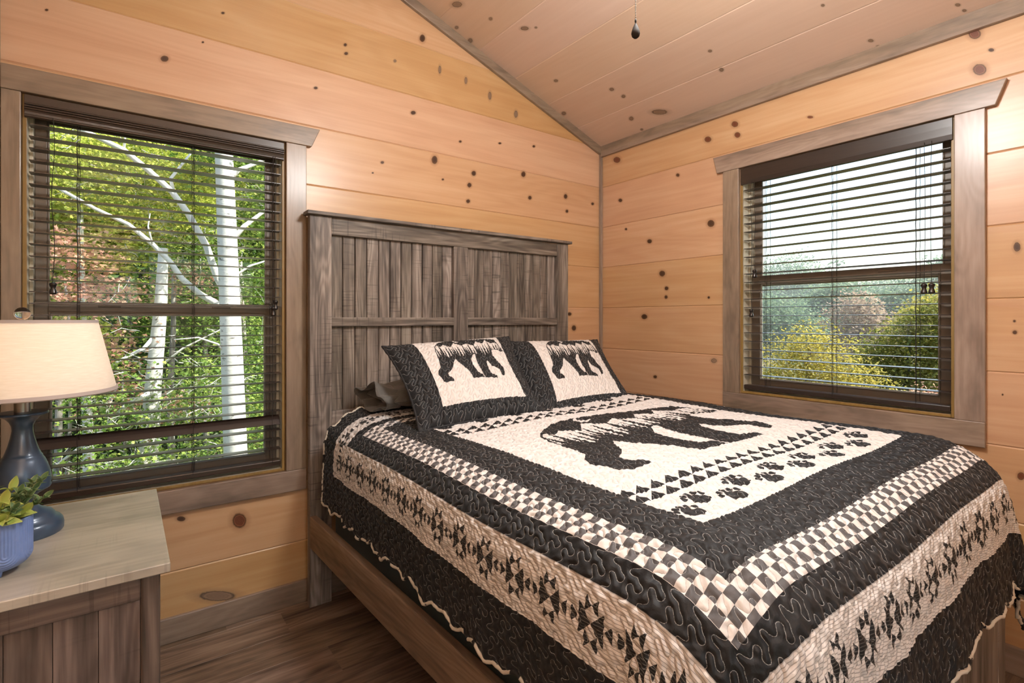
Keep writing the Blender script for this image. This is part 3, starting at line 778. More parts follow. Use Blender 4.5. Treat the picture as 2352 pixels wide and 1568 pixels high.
# ---------------------------------------------------------------- quilted pillow shams
m, nt = newmat('sham_cloth')
uvn = N(nt, 'ShaderNodeUVMap', None, 0, uv_map='UVMap')
mot, st_, pn_ = ATTR(nt, 'motif'), ATTR(nt, 'stitch'), ATTR(nt, 'panel')
col = MIX(nt, M(nt, 'GREATER_THAN', mot, 0.), (.70,.66,.635), (.0075,.0085,.0105))
cloth_out(nt, col, st_, uvn); SHAM = m
m, nt = newmat('sham_back_cloth'); co = N(nt, 'ShaderNodeTexCoord', None, 3)
ns = N(nt, 'ShaderNodeTexNoise', {'Vector': co, 'Scale': 34., 'Detail': 3.})
OUT(nt, PBSDF(nt, MIX(nt, STEP(nt, ns, .53, .56), (.62,.57,.47), (.012,.012,.013)), .8)); SHAMB = m
def sham(label, BL, BR, TL, TR, seed, pu):
    BL, BR, TL, TR = map(lambda a: np.array(a, float), (BL, BR, TL, TR))
    base = (BL + BR) / 2
    t = thing('pillow_sham', label, 'pillow', tuple(base), 'quilted bear pillow shams at the headboard')
    Wd, Hd = .66, .50
    ns_, nt_ = 265, 201
    S, T = np.meshgrid(np.linspace(0, 1, ns_), np.linspace(0, 1, nt_))
    s, tt = S.ravel(), T.ravel()
    up = ((TL + TR) - (BL + BR)) / 2; rt = ((BR + TR) - (BL + TL)) / 2
    n = np.cross(rt, up); n /= np.linalg.norm(n)
    def surf(front):
        a = 2 * s - 1; b = 2 * tt - 1
        # edges pull in between the corners
        pin = .042
        ss = .5 + a / 2 * (1 - pin * 2 * (1 - b ** 2)); t2 = .5 + b / 2 * (1 - pin * 1.4 * (1 - a ** 2))
        Pp = (BL[None] * ((1 - ss) * (1 - t2))[:, None] + BR[None] * (ss * (1 - t2))[:, None] + TL[None] * ((1 - ss) * t2)[:, None] + TR[None] * (ss * t2)[:, None])
        pr = (np.clip(1 - np.abs(a) ** 4, 0, 1) ** .60) * (np.clip(1 - np.abs(b) ** 4.5, 0, 1) ** .60)
        h = (.056 * pr + .010 * pr * (1 - a * a) * (1 - b * b)) if front else (-.085 * pr)
        Pp = Pp + n[None] * h[:, None]
        return Pp
    Pf = surf(True); Pb = surf(False)
    pw, ph = s * Wd, tt * Hd
    dst = stitch((pw + seed * .013) * .98 + .003 * np.sin(ph * 40), (ph + seed * .021) * .98 + .003 * np.sin(pw * 37))
    PU0, PU1, PV0, PV1 = pu
    X = np.c_[(s - PU0) / (PU1 - PU0), 1 - (tt - PV0) / (PV1 - PV0)]
    Pw = (PU1 - PU0) * Wd; asp = (PV1 - PV0) * Hd / Pw
    mot = bear_field(X, asp) * Pw
    pan = np.minimum(np.minimum((s - PU0) * Wd, (PU1 - s) * Wd), np.minimum((tt - PV0) * Hd, (PV1 - tt) * Hd))
    mot = np.maximum(mot, -pan)
    G = Pf.reshape(nt_, ns_, 3)
    nn = np.cross(np.gradient(G, axis=1), np.gradient(G, axis=0)); nn /= np.linalg.norm(nn, axis=2, keepdims=True) + 1e-12
    edge = np.clip(np.minimum(np.minimum(s, 1 - s) * Wd, np.minimum(tt, 1 - tt) * Hd) / .03, 0, 1)
    wr = .0022 * np.sin(pw * 260 + 5 * np.sin(ph * 23 + pw * 31)) * (1 - tt) * (.4 + .6 * (1 - np.clip((tt) / .5, 0, 1)))
    hg = (.0036 * puff(dst) + wr + .0050 * np.sin(pw * 170 + 2 + 2 * np.sin(pw * 41)) * np.clip(1 - tt / .20, 0, 1)) * edge
    G = G + nn * hg.reshape(nt_, ns_, 1)
    i = np.arange(nt_ * ns_).reshape(nt_, ns_)
    F = np.stack([i[:-1, :-1], i[:-1, 1:], i[1:, 1:], i[1:, :-1]], -1).reshape(-1, 4)
    mk('sham_front', G.reshape(-1, 3), F, SHAM, t, True, np.c_[pw, ph], {'motif': mot, 'stitch': dst, 'panel': pan})
    mk('sham_back', Pb, F[:, ::-1].copy(), SHAMB, t, True)
    Pe = G.reshape(-1, 3)
    rim = list(i[0, :]) + list(i[1:, -1]) + list(i[-1, ::-1][1:]) + list(i[::-1, 0][1:-1])
    R = Pe[rim][::4]; R = np.vstack([R, R[:1]])
    mb = MB(); mb.tube(R, .0052 + .0012 * np.sin(np.arange(len(R)) * 1.7), 6, cap=False)
    mb.build('edge_piping', plain('sham_piping', (.012,.012,.014), .7), t, True)
    return t
def sham_corners(px, ys, pu, hb):
    """panel corners (BL, BR, TL, TR) seen at px and lying at depths ys -> the pillow's own corners, hb behind the face"""
    Q = [at_y(u, v, y) for (u, v), y in zip(px, ys)]
    rt = (Q[1] + Q[3] - Q[0] - Q[2]); up = (Q[2] + Q[3] - Q[0] - Q[1]); n = np.cross(rt, up); n /= np.linalg.norm(n)
    out = []
    for s_, t_ in ((0, 0), (1, 0), (0, 1), (1, 1)):
        a, b = (s_ - pu[0]) / (pu[1] - pu[0]), (t_ - pu[2]) / (pu[3] - pu[2])
        out.append(Q[0] * (1 - a) * (1 - b) + Q[1] * a * (1 - b) + Q[2] * (1 - a) * b + Q[3] * a * b - n * hb)
    return out
PU = (.17, .855, .12, .965)
sham('quilted bear pillow leaning in front of the dark grey pillow', *sham_corners(((1015, 937), (1212, 911), (943, 779), (1141, 765)), (-.735, -.745, -.40, -.395), PU, .045), 1, PU)
sham('quilted bear pillow near the corner of the room', *sham_corners(((1278, 925), (1430, 903), (1212, 774), (1355, 772)), (-.735, -.735, -.40, -.395), PU, .045), 3, PU)

# ---------------------------------------------------------------- plain dark pillows underneath
m, nt = newmat('dark_pillowcase'); co = N(nt, 'ShaderNodeTexCoord', None, 3)
n1 = N(nt, 'ShaderNodeTexNoise', {'Vector': co, 'Scale': 14., 'Detail': 3., 'Distortion': 1.2})
n2 = N(nt, 'ShaderNodeTexNoise', {'Vector': co, 'Scale': 500., 'Detail': 1.})
OUT(nt, PBSDF(nt, MIX(nt, n2, (.085,.083,.077), (.115,.112,.104)), .75, 0, .1, BUMP(nt, M(nt, 'ADD', n1, M(nt, 'MULTIPLY', n2, .05)), .5, .012), .25)); DPIL = m
def pillow(label, x0, x1, y0, y1, z0, h, cuff):
    nu, nv = 96, 48
    V = []
    for k in (1, -1):
        for j in range(nv):
            for i in range(nu):
                a, b = 2 * i / (nu - 1) - 1, 2 * j / (nv - 1) - 1
                pr = max(0, 1 - abs(a) ** 3) ** .55 * max(0, 1 - abs(b) ** 2.6) ** .55
                ap = a * (1 - .05 * (1 - b * b)); bp = b * (1 - .06 * (1 - a * a))
                x = (x0 + x1) / 2 + ap * (x1 - x0) / 2; y = (y0 + y1) / 2 + bp * (y1 - y0) / 2
                z = z0 + h * .42 + (h * .58 * pr if k > 0 else -h * .41 * pr)
                z += .006 * math.sin(9 * a + 5 * b) * pr * (k > 0)
                V.append((x, y, z))
    F = []
    for k in (0, 1):
        o_ = k * nu * nv
        for j in range(nv - 1):
            for i in range(nu - 1):
                q = (o_ + j*nu + i, o_ + j*nu + i + 1, o_ + (j+1)*nu + i + 1, o_ + (j+1)*nu + i)
                F.append(q if k == 0 else q[::-1])
    base = ((x0 + x1) / 2, (y0 + y1) / 2, z0)
    t = thing('sleeping_pillow', label, 'pillow', base, 'plain dark pillows lying at the headboard')
    mk('pillow_body', V, F, DPIL, t, True)
    if cuff:   # open hem of the pillowcase, gathered in folds
        V, F = [], []; n, r = 72, 9
        for j in range(r):
            s = j / (r - 1)
            for i in range(n):
                w = 2 * PI * i / n
                yy = (y0 + y1) / 2 + math.cos(w) * (y1 - y0) / 2 * (.80 + .12 * s + .035 * math.sin(5 * w) * s)
                zz = z0 + h * .42 + math.sin(w) * (h * (.34 + .10 * s)) * (1 + .38 * s * math.sin(4 * w + 1)) + .004 * math.sin(9 * w + 3 * s)
                xx = x0 + .055 - s * .095 - .014 * s * math.sin(3 * w + .5)
                V.append((xx, yy, max(zz, z0 + .004)))
        for j in range(r - 1):
            for i in range(n): F.append((j*n+i, j*n+(i+1)%n, (j+1)*n+(i+1)%n, (j+1)*n+i))
        c = mk('pillowcase_hem', V, F, DPIL, t, True)
        sm = c.modifiers.new('thick', 'SOLIDIFY'); sm.thickness = .003
    return t
pillow('plain dark grey pillow sticking out beside the left headboard post', -1.70, -1.10, -.47, -.125, .889, .125, True)
pillow('plain dark grey pillow hidden behind the bear pillow near the corner', -1.06, -.47, -.47, -.125, .893, .115, False)

# ================================================================= NIGHTSTAND, LAMP, PLANT
ns_o = thing('nightstand', 'dark stained wooden nightstand under the table lamp', 'nightstand', (-2.735, -.96, 0))
NX0, NX1, NY0, NY1, NZ = -2.935, -2.522, -1.243, -.677, .80
MB().box(NX0, NX1, NY0, NY1, NZ - .019, NZ, 2.6).build('top', STANDTOP, ns_o, False, .002)
a0, a1, b0, b1 = NX0 + .006, NX1 - .016, NY0 + .012, NY1 - .012
for (x0, x1, y0, y1, p) in ((a0, a0 + .032, b0, b0 + .032, 1.), (a1 - .032, a1, b0, b0 + .032, 2.), (a0, a0 + .032, b1 - .032, b1, 3.), (a1 - .032, a1, b1 - .032, b1, 4.)):
    MB().box(x0, x1, y0, y1, 0, NZ - .0195, p).build('leg', STAND['z'], ns_o, False, .005, 3)
for (y0, y1, nm) in ((b0 + .002, b0 + .02, 1), (b1 - .02, b1 - .002, 2)):
    MB().box(a0 + .032, a1 - .032, y0, y1, NZ - .066, NZ - .0195, 5.2 + nm).build('side_rail', STAND['x'], ns_o, False, .002)
    MB().box(a0 + .032, a1 - .032, y0, y1, .10, .145, 7.2 + nm).build('side_rail', STAND['x'], ns_o, False, .002)
    mb = MB(); n = 5; w = (a1 - a0 - .064) / n
    yy0, yy1 = (y0 + .007, y0 + .014) if nm == 1 else (y1 - .014, y1 - .007)
    for i in range(n): mb.box(a0 + .032 + i * w + .0004, a0 + .032 + (i + 1) * w - .0004, yy0, yy1, .145, NZ - .066, 9 + nm * 5 + i * 2.3)
    mb.build('side_panel', STAND['z'], ns_o, False, .001)
MB().box(a0 + .002, a0 + .010, b0 + .032, b1 - .032, .10, NZ - .0195, 1.8).build('back_panel', STAND['y'], ns_o)
IRON = plain('black_iron', (.02,.018,.017), .4, metal=.8)
for k, (z0, z1) in enumerate(((.108, .420), (.432, NZ - .024))):
    dr = MB().box(a1 - .022, a1 - .003, b0 + .036, b1 - .036, z0, z1, 12 + k * 2.).build('drawer', STAND['y'], ns_o, False, .003)
    MB().box(a1 - .0032, a1 - .0008, (b0 + b1) / 2 - .05, (b0 + b1) / 2 + .05, z1 - .05, z1 - .03).build('finger_pull', IRON, dr, False, .001)

lamp = thing('table_lamp', 'lit table lamp with linen shade and dark blue turned base', 'lamp', (-2.780, -.885, NZ))
LC = (-2.780, -.885)
LBASE = plain('dark_blue_lacquer', (.038,.068,.118), .36, .3, .2)
def Z(v): return NZ + (1232 - v) / 1021.
prof = [(.0, NZ), (.069, NZ), (.0715, NZ + .004), (.0718, NZ + .016), (.070, NZ + .0245), (.0655, NZ + .031), (.058, NZ + .034), (.056, NZ + .040), (.051, NZ + .0465), (.043, NZ + .051),
        (.0335, NZ + .056), (.026, NZ + .064), (.0205, NZ + .073), (.0192, NZ + .078), (.022, NZ + .084), (.031, NZ + .092), (.040, NZ + .098), (.0475, NZ + .102), (.0497, NZ + .106), (.0485, NZ + .110),
        (.0490, NZ + .116), (.0492, NZ + .126), (.0475, NZ + .140), (.0435, NZ + .155), (.0385, NZ + .168), (.0350, NZ + .174), (.0348, NZ + .177), (.0325, NZ + .179), (.0290, NZ + .188), (.0245, NZ + .203), (.0205, NZ + .220),
        (.0180, NZ + .236), (.0182, NZ + .240), (.0190, NZ + .246), (.0225, NZ + .255), (.0300, NZ + .264), (.0400, NZ + .269), (.0450, NZ + .271), (.0455, NZ + .2735), (.0440, NZ + .276), (.012, NZ + .277)]
o = MB().lathe(prof, LC, 64).build('base', LBASE, lamp); autosmooth(o, .9)
NECK = plain('brushed_steel', (.35,.34,.33), .35, metal=.9)
autosmooth(MB().lathe([(.0145, NZ + .277), (.0145, NZ + .345), (.010, NZ + .348), (.0, NZ + .348)], LC, 24).build('socket', NECK, lamp))
m, nt = newmat('linen_shade'); co = N(nt, 'ShaderNodeTexCoord', None, 3)
sc1 = N(nt, 'ShaderNodeVectorMath', {0: co, 1: (260., 260., 1500.)}, operation='MULTIPLY')
l1 = N(nt, 'ShaderNodeTexNoise', {'Vector': N(nt, 'ShaderNodeVectorMath', {0: co, 1: (40., 40., 900.)}, operation='MULTIPLY'), 'Scale': 1., 'Detail': 2.})
lc = MIX(nt, STEP(nt, l1, .40, .68), (.76,.70,.63), (.83,.78,.72))
OUT(nt, N(nt, 'ShaderNodeMixShader', {0: .30, 1: PBSDF(nt, lc, .85, 0, .1, BUMP(nt, l1, .15, .001)), 2: N(nt, 'ShaderNodeBsdfTranslucent', {'Color': lc})}))
SHADE = m
zs0, zs1, rs0, rs1 = 1.117, 1.282, .1705, .1335
mb = MB(); mb.lathe([(rs0, zs0), ((rs0 + rs1) / 2, (zs0 + zs1) / 2), (rs1, zs1), (rs1 - .0015, zs1), ((rs0 + rs1) / 2 - .0015, (zs0 + zs1) / 2), (rs0 - .0015, zs0), (rs0, zs0)], LC, 96)
sh = mb.build('lamp_shade', SHADE, lamp); autosmooth(sh)
TRM = plain('shade_trim_tape', (.42,.37,.36), .8)
autosmooth(MB().lathe([(rs0 + .0004, zs0 - .001), (rs0 + .0022, zs0 + .001), (rs0 + .0008, zs0 + .0085), (rs0 - .0028, zs0 + .0085), (rs0 - .003, zs0 - .001), (rs0 + .0004, zs0 - .001)], LC, 96).build('shade_trim', TRM, sh))
autosmooth(MB().lathe([(rs1 + .0012, zs1 - .007), (rs1 + .0012, zs1 + .001), (rs1 - .003, zs1 + .001), (rs1 - .003, zs1 - .007), (rs1 + .0012, zs1 - .007)], LC, 96).build('shade_trim', TRM, sh))
# harp and finial
mb = MB()
P = [(LC[0], LC[1] + .055 * math.sin(w), NZ + .335 + .145 * (1 - math.cos(w)) / 2 * 1.0) for w in np.linspace(.0, PI, 25)]
P = [(LC[0] + .048 * s_ * math.sin(w), LC[1], NZ + .32 + (.158) * (1 - math.cos(w)) / 2) for s_ in (1,) for w in np.linspace(.12, PI - .02, 22)]
mb.tube(P, .0022, 6); mb.tube([(2 * LC[0] - p[0], p[1], p[2]) for p in P], .0022, 6)
for k in range(3):
    w = k * 2 * PI / 3; mb.tube([(LC[0], LC[1], 1.2765), (LC[0] + (rs1 - .002) * math.cos(w), LC[1] + (rs1 - .002) * math.sin(w), 1.2785)], .0018, 6)
mb.build('harp', NECK, lamp)
m, nt = newmat('crystal_ball'); OUT(nt, N(nt, 'ShaderNodeBsdfGlass', {'Color': (.97,.96,.95), 'Roughness': .01, 'IOR': 1.5})); CRY = m
fz = zs1 + .0155
mb = MB(); mb.lathe([(.0002, fz - .0145)] + [(.0145 * math.sin(w), fz - .0145 * math.cos(w)) for w in np.linspace(.12, PI - .12, 15)] + [(.0002, fz + .0145)], LC, 32)
fo = mb.build('finial', CRY, lamp, True)
MB().lathe([(.006, fz - .022), (.0075, fz - .0165), (.004, fz - .0125), (.0, fz - .0125)], LC, 16).build('finial_stem', NECK, fo, True)
m, nt = newmat('bulb_glow'); OUT(nt, N(nt, 'ShaderNodeEmission', {'Color': (1., .86, .68, 1), 'Strength': 24.})); GLOW = m
mb = MB(); bz = NZ + .372
mb.lathe([(.0002, bz - .026), (.012, bz - .022), (.020, bz - .004), (.0225, bz + .012), (.019, bz + .026), (.010, bz + .034), (.0002, bz + .036)], LC, 24)
mb.build('light_bulb', GLOW, lamp, True)

# small pot with leafy sprigs
PC = (-2.790, -1.098)
pl = thing('potted_plant', 'small leafy plant in a blue arch-patterned pot on nightstand', 'plant', (*PC, NZ))
m, nt = newmat('blue_glaze'); co = N(nt, 'ShaderNodeTexCoord', None, 3)
gn = N(nt, 'ShaderNodeTexNoise', {'Vector': co, 'Scale': 60., 'Detail': 2.})
OUT(nt, PBSDF(nt, MIX(nt, gn, (.10,.17,.40), (.17,.25,.50)), .42, .25, .2)); POT = m
# pot wall with raised nested arches: displaced grid
nA, nZ_ = 240, 90; R0 = .0505
W, Zz = np.meshgrid(np.linspace(0, 2 * PI, nA, endpoint=False), np.linspace(0, 1, nZ_))
w, h = W.ravel(), Zz.ravel()
HP = .093
rad = R0 * np.where(h < .28, np.sqrt(np.maximum(1 - ((.28 - h) / .28) ** 2.2 * .62, 0)), 1.)
k_ = 6
u_ = ((w / (2 * PI) * k_ + .5) % 1. - .5) * (2 * PI * R0 / k_)
hz = (h - .36) * HP
rr = np.where(hz > 0, np.abs(u_), np.hypot(u_, hz))
grv = np.where((rr < .024) & (h < .97), .5 - .5 * np.cos(2 * PI * rr / .0052), 0)
rad = rad - .0013 * grv * (h > .06)
V = np.c_[PC[0] + rad * np.cos(w + 4.0), PC[1] + rad * np.sin(w + 4.0), NZ + .010 + h * HP]
i = np.arange(nA * nZ_).reshape(nZ_, nA)
F = [tuple(x) for x in np.stack([i[:-1, :], np.roll(i, -1, 1)[:-1], np.roll(i, -1, 1)[1:], i[1:, :]], -1).reshape(-1, 4)]
F.append(tuple(i[0, ::-1]))
V = list(map(tuple, V)); b0_ = len(V)
for r_, z_ in ((R0 - .0015, NZ + .010 + HP + .0015), (R0 - .004, NZ + .010 + HP), (R0 - .0045, NZ + .010 + HP * .8)):
    for k in range(nA): V.append((PC[0] + r_ * math.cos(2 * PI * k / nA + 4.0), PC[1] + r_ * math.sin(2 * PI * k / nA + 4.0), z_))
prev = list(i[-1])
for r in range(3):
    cur = [b0_ + r * nA + k for k in range(nA)]
    F += [(prev[k], prev[(k + 1) % nA], cur[(k + 1) % nA], cur[k]) for k in range(nA)]; prev = cur
mk('pot', V, F, POT, pl, True)
for k in range(3):
    ww = 4.9 + k * 2 * PI / 3
    c = (PC[0] + .026 * math.cos(ww), PC[1] + .026 * math.sin(ww))
    MB().lathe([(.004, NZ), (.0048, NZ + .004), (.007, NZ + .016), (.006, NZ + .02)], c, 16).build('pot_foot', POT, pl, True)
MB().lathe([(.0, NZ + .088), (R0 - .004, NZ + .088)], PC, 32).build('soil', plain('dark_soil', (.03,.022,.015), .95), pl)
def leafmat(name, c1, c2, rim):
    m, nt = newmat(name); k = ATTR(nt, 'tint'); e = ATTR(nt, 'edge')
    c = MIX(nt, k, c1, c2); c = MIX(nt, M(nt, 'MULTIPLY', STEP(nt, e, .55, .95), .7), c, rim)
    OUT(nt, N(nt, 'ShaderNodeMixShader', {0: .3, 1: PBSDF(nt, c, .5, .1, .2), 2: N(nt, 'ShaderNodeBsdfTranslucent', {'Color': c})})); return m
LIME = leafmat('lime_leaf', (.30,.42,.08), (.50,.56,.14), (.60,.60,.22)); VARI = leafmat('edged_leaf', (.055,.12,.045), (.13,.22,.08), (.42,.45,.22))
def blade(V, F, T, E, base, d, up, L, w, tint, curl):
    d = d / np.linalg.norm(d); sd = np.cross(d, up); sd /= np.linalg.norm(sd) + 1e-9; nn = np.cross(sd, d)
    b = len(V); n = 8
    for i in range(n + 1):
        s = i / n; c = base + d * L * s + nn * curl * L * s * (1 - s) * 2 - nn * curl * L * s * s * .8
        hw = w * math.sin(PI * min(1, s ** .8 * .96 + .02)) ** .8
        for q, e in ((-1, 1.), (-.5, .45), (0, 0.), (.5, .45), (1, 1.)):
            V.append(c + sd * hw * q + nn * (abs(q) * hw * .35)); T.append(tint); E.append(e)
    for i in range(n):
        for k in range(4): F.append((b + i*5 + k, b + i*5 + k + 1, b + (i+1)*5 + k + 1, b + (i+1)*5 + k))
def sprigs(name, mat, stems, leaf_l, leaf_w, gap, roset):
    V, F, T, E = [], [], [], []; mb = MB()
    for (a, tilt, L) in stems:
        base = np.array([PC[0] + .018 * math.cos(a), PC[1] + .018 * math.sin(a), NZ + .088])
        d = np.array([math.cos(a) * math.sin(tilt), math.sin(a) * math.sin(tilt), math.cos(tilt)])
        n = max(2, int(L / gap)); pts = []
        for i in range(n + 1):
            s = i / n; pts.append(base + d * L * s + np.array([math.cos(a), math.sin(a), -.4]) * .012 * s * s)
        mb.tube(pts, np.linspace(.0016, .0008, len(pts)), 5)
        for i in range(1, n + 1):
            k = 2 if not roset else 3
            for j in range(k):
                w = j * 2 * PI / k + i * (PI / 2 if not roset else 1.1) + a
                out = np.array([math.cos(w), math.sin(w), .0]) * (.75 if not roset else .95) + d * (.85 if not roset else .35)
                s = .65 + .35 * math.sin(PI * min(1., i / n * .8 + .2))
                blade(V, F, T, E, pts[i], out, d, leaf_l * s, leaf_w * s, random.random(), .25)
        blade(V, F, T, E, pts[-1], d + np.array([.2, .1, 0]), np.array([0, 1, .2]), leaf_l * .8, leaf_w * .7, random.random(), .1)
    l = mk(name, V, F, mat, pl, True, None, {'tint': T, 'edge': E})
    mb.build('stems', plain('green_stem_' + name, (.12,.18,.06), .6), l, True)
sprigs('lime_foliage', LIME, [(3.6, .35, .050), (4.4, .50, .045), (2.5, .25, .055), (5.0, .25, .060), (1.2, .15, .062), (3.0, .7, .040), (4.9, .75, .036), (5.6, .55, .034)], .036, .0105, .013, True)
sprigs('edged_foliage', VARI, [(5.75, .42, .078), (.15, .38, .085), (5.2, .60, .055), (.9, .5, .075), (6.1, .66, .062), (1.8, .45, .07), (5.55, .20, .070)], .026, .0072, .0085, False)

# ================================================================= CEILING FAN (only its pull chain hangs into the picture)
FC = (-1.50, -1.72)
fan = thing('ceiling_fan', 'ceiling fan whose beaded pull chain and dark teardrop pull hang below the ceiling', 'ceiling fan', (*FC, 2.95))
OILB = plain('oil_rubbed_bronze', (.030,.022,.017), .35, metal=.7)
zr = Z0 - KS * FC[0]
autosmooth(MB().lathe([(.0, 2.88), (.05, 2.885), (.068, 2.92), (.07, 2.985)], FC, 32).build('canopy', OILB, fan))
MB().lathe([(.012, 2.70), (.012, 2.89)], FC, 16).build('downrod', OILB, fan, True)
autosmooth(MB().lathe([(.0, 2.545), (.07, 2.547), (.10, 2.57), (.105, 2.64), (.09, 2.69), (.03, 2.715), (.0, 2.716)], FC, 40).build('motor_housing', OILB, fan))
for k in range(5):
    a = k * 2 * PI / 5 + .55; ca, sa = math.cos(a), math.sin(a)
    mb = MB()
    def fb(p, q, l): return (FC[0] + ca * p - sa * q, FC[1] + sa * p + ca * q, 2.60 + l + .10 * q)
    mb.prism([(.14, -.05), (.60, -.068), (.625, -.04), (.625, .04), (.60, .068), (.14, .05)], fb, 0, .007, k)
    bl = mb.build('blade', STAND['x'], fan, False, .002)
    mb = MB(); mb.prism([(.09, -.015), (.20, -.022), (.20, .022), (.09, .015)], fb, -.006, .0); mb.build('blade_iron', OILB, bl)
m, nt = newmat('frosted_light_bowl'); OUT(nt, N(nt, 'ShaderNodeEmission', {'Color': (1., .96, .91, 1), 'Strength': 32.})); BOWL = m
zb = 2.46
mb = MB(); mb.lathe([(.0002, zb - .045), (.05, zb - .04), (.09, zb - .02), (.118, zb + .015), (.125, zb + .05), (.10, zb + .07), (.0002, zb + .075)], FC, 40)
mb.build('light_bowl', BOWL, fan, True)
F_ = 1.3
tip = np.array([CAM[k] + F_ * ray(1460, 88)[k] for k in range(3)])
mb = MB()
z = tip[2] + .049
BR_ = plain('bead_chain_metal', (.12,.095,.07), .45, metal=.6)
while z < 2.545:
    mb.lathe([(.0002, z - .0016)] + [(.0016 * math.sin(w), z - .0016 * math.cos(w)) for w in (.7, 1.57, 2.4)] + [(.0002, z + .0016)], (tip[0], tip[1]), 8)
    z += .0040
mb.tube([(tip[0], tip[1], tip[2] + .047), (tip[0], tip[1], 2.545)], .0005, 5)
pc = mb.build('pull_chain', BR_, fan, True)
mb = MB(); zt = tip[2]
mb.lathe([(.0002, zt), (.005, zt + .0008), (.0092, zt + .005), (.0108, zt + .0115), (.0098, zt + .018), (.0066, zt + .027), (.0030, zt + .035), (.0016, zt + .038), (.0024, zt + .040), (.0026, zt + .044), (.0018, zt + .048), (.0002, zt + .0485)], (tip[0], tip[1]), 24)
pd = mb.build('pull_weight', plain('dark_pull_weight', (.018,.013,.010), .75, spec=.15), pc, True)

# ================================================================= UNSEEN LAMP added behind the camera as fill for the bed's left side
fl = thing('added_fill_lamp', 'added fill lamp with a white drum shade, unseen behind the camera', 'lamp', (-2.70, -3.08, 0))
FLC = (-2.70, -3.08)
autosmooth(MB().lathe([(.0, 0), (.14, .0), (.14, .012), (.05, .02), (.012, .03), (.012, 1.50), (.0, 1.505)], FLC, 40).build('base', OILB, fl))
WS = newmat('white_lamp_shade'); nt = WS[1]; OUT(nt, N(nt, 'ShaderNodeMixShader', {0: .65, 1: N(nt, 'ShaderNodeBsdfDiffuse', {'Color': (.9,.88,.84,1)}), 2: N(nt, 'ShaderNodeBsdfTranslucent', {'Color': (.92,.90,.87,1)})}))
MB().lathe([(.21, 1.28), (.19, 1.66), (.188, 1.66), (.208, 1.28), (.21, 1.28)], FLC, 48).build('lamp_shade', WS[0], fl, True)

# ================================================================= OUTSIDE
HAZE = .0065
def ground_z(x, y):
    z = -1.0 + 0 * x
    z = z - .10 * np.maximum(x, 0) - .16 * np.clip(x - 4, 0, 22) + .26 * np.clip(x - 34, 0, 18)
    z = z - .05 * np.clip(y, 0, 8) + .30 * np.clip(y - 9, 0, 40)
    z = z + .12 * np.sin(x * .7 + y * .4) + .08 * np.sin(y * 1.1 - x * .3)
    return z
gx, gy = np.meshgrid(np.linspace(-30, 75, 110), np.linspace(-25, 50, 80))
gz = ground_z(gx, gy)
i = np.arange(gx.size).reshape(gx.shape)
m, nt = newmat('leaf_litter_ground'); co = N(nt, 'ShaderNodeTexCoord', None, 3)
g1 = N(nt, 'ShaderNodeTexNoise', {'Vector': co, 'Scale': 3., 'Detail': 6.}); g2 = N(nt, 'ShaderNodeTexNoise', {'Vector': co, 'Scale': .6, 'Detail': 3.})
OUT(nt, PBSDF(nt, MIX(nt, STEP(nt, g2, .4, .6), RAMP(nt, g1, [(.3, (.06,.04,.02)), (.55, (.16,.11,.05)), (.75, (.26,.18,.09))]), (.07,.11,.03)), .95))
o = mk('terrain', np.c_[gx.ravel(), gy.ravel(), gz.ravel()], np.stack([i[:-1, :-1], i[:-1, 1:], i[1:, 1:], i[1:, :-1]], -1).reshape(-1, 4), m, None, True); struct(o)

def leaf_material(name, stops, trans=.42):
    m, nt = newmat(name); k = ATTR(nt, 'tint')
    c = RAMP(nt, k, stops)
    OUT(nt, N(nt, 'ShaderNodeMixShader', {0: trans, 1: PBSDF(nt, c, .6, 0, .1, None, 0., 0., .25), 2: N(nt, 'ShaderNodeBsdfTranslucent', {'Color': c})}))
    return m
L_YEL = leaf_material('yellow_green_leaves', [(0, (.14,.20,.025)), (.3, (.34,.42,.06)), (.7, (.62,.64,.13)), (1, (.70,.62,.20))])
L_GRN = leaf_material('green_leaves', [(0, (.05,.11,.022)), (.5, (.16,.27,.05)), (1, (.46,.52,.12))])
L_RED = leaf_material('red_leaves', [(0, (.40,.18,.13)), (.5, (.55,.30,.22)), (.8, (.62,.42,.24)), (1, (.50,.48,.15))])
L_DRK = leaf_material('dark_green_leaves', [(0, (.025,.055,.018)), (.6, (.07,.13,.035)), (1, (.17,.23,.06))], .3)
L_OLV = leaf_material('olive_leaves', [(0, (.10,.13,.03)), (.5, (.24,.25,.05)), (1, (.46,.40,.09))])
L_TEA = leaf_material('haze_tinted_leaves', [(0, (.10,.17,.12)), (.5, (.20,.29,.17)), (1, (.36,.42,.22))])  # teal of the distant haze put into the leaf colour
L_PNK = leaf_material('pinkish_leaves', [(0, (.28,.20,.15)), (.5, (.44,.32,.24)), (1, (.52,.44,.28))])
L_GLD = leaf_material('golden_leaves', [(0, (.28,.24,.04)), (.5, (.50,.42,.08)), (1, (.62,.50,.14))])
m, nt = newmat('pale_bark'); co = N(nt, 'ShaderNodeTexCoord', None, 3)
b1 = N(nt, 'ShaderNodeTexNoise', {'Vector': N(nt, 'ShaderNodeVectorMath', {0: co, 1: (1., 1., 3.5)}, operation='MULTIPLY'), 'Scale': 9., 'Detail': 5., 'Roughness': .7})
b2 = N(nt, 'ShaderNodeTexNoise', {'Vector': co, 'Scale': 3., 'Detail': 3.})
bc = MIX(nt, STEP(nt, b1, .60, .68), MIX(nt, b2, (.50,.48,.43), (.70,.68,.62)), (.10,.095,.085))
OUT(nt, PBSDF(nt, bc, .85, 0, .1, BUMP(nt, b1, .5, .01))); BARK = m
m, nt = newmat('grey_bark'); co = N(nt, 'ShaderNodeTexCoord', None, 3)
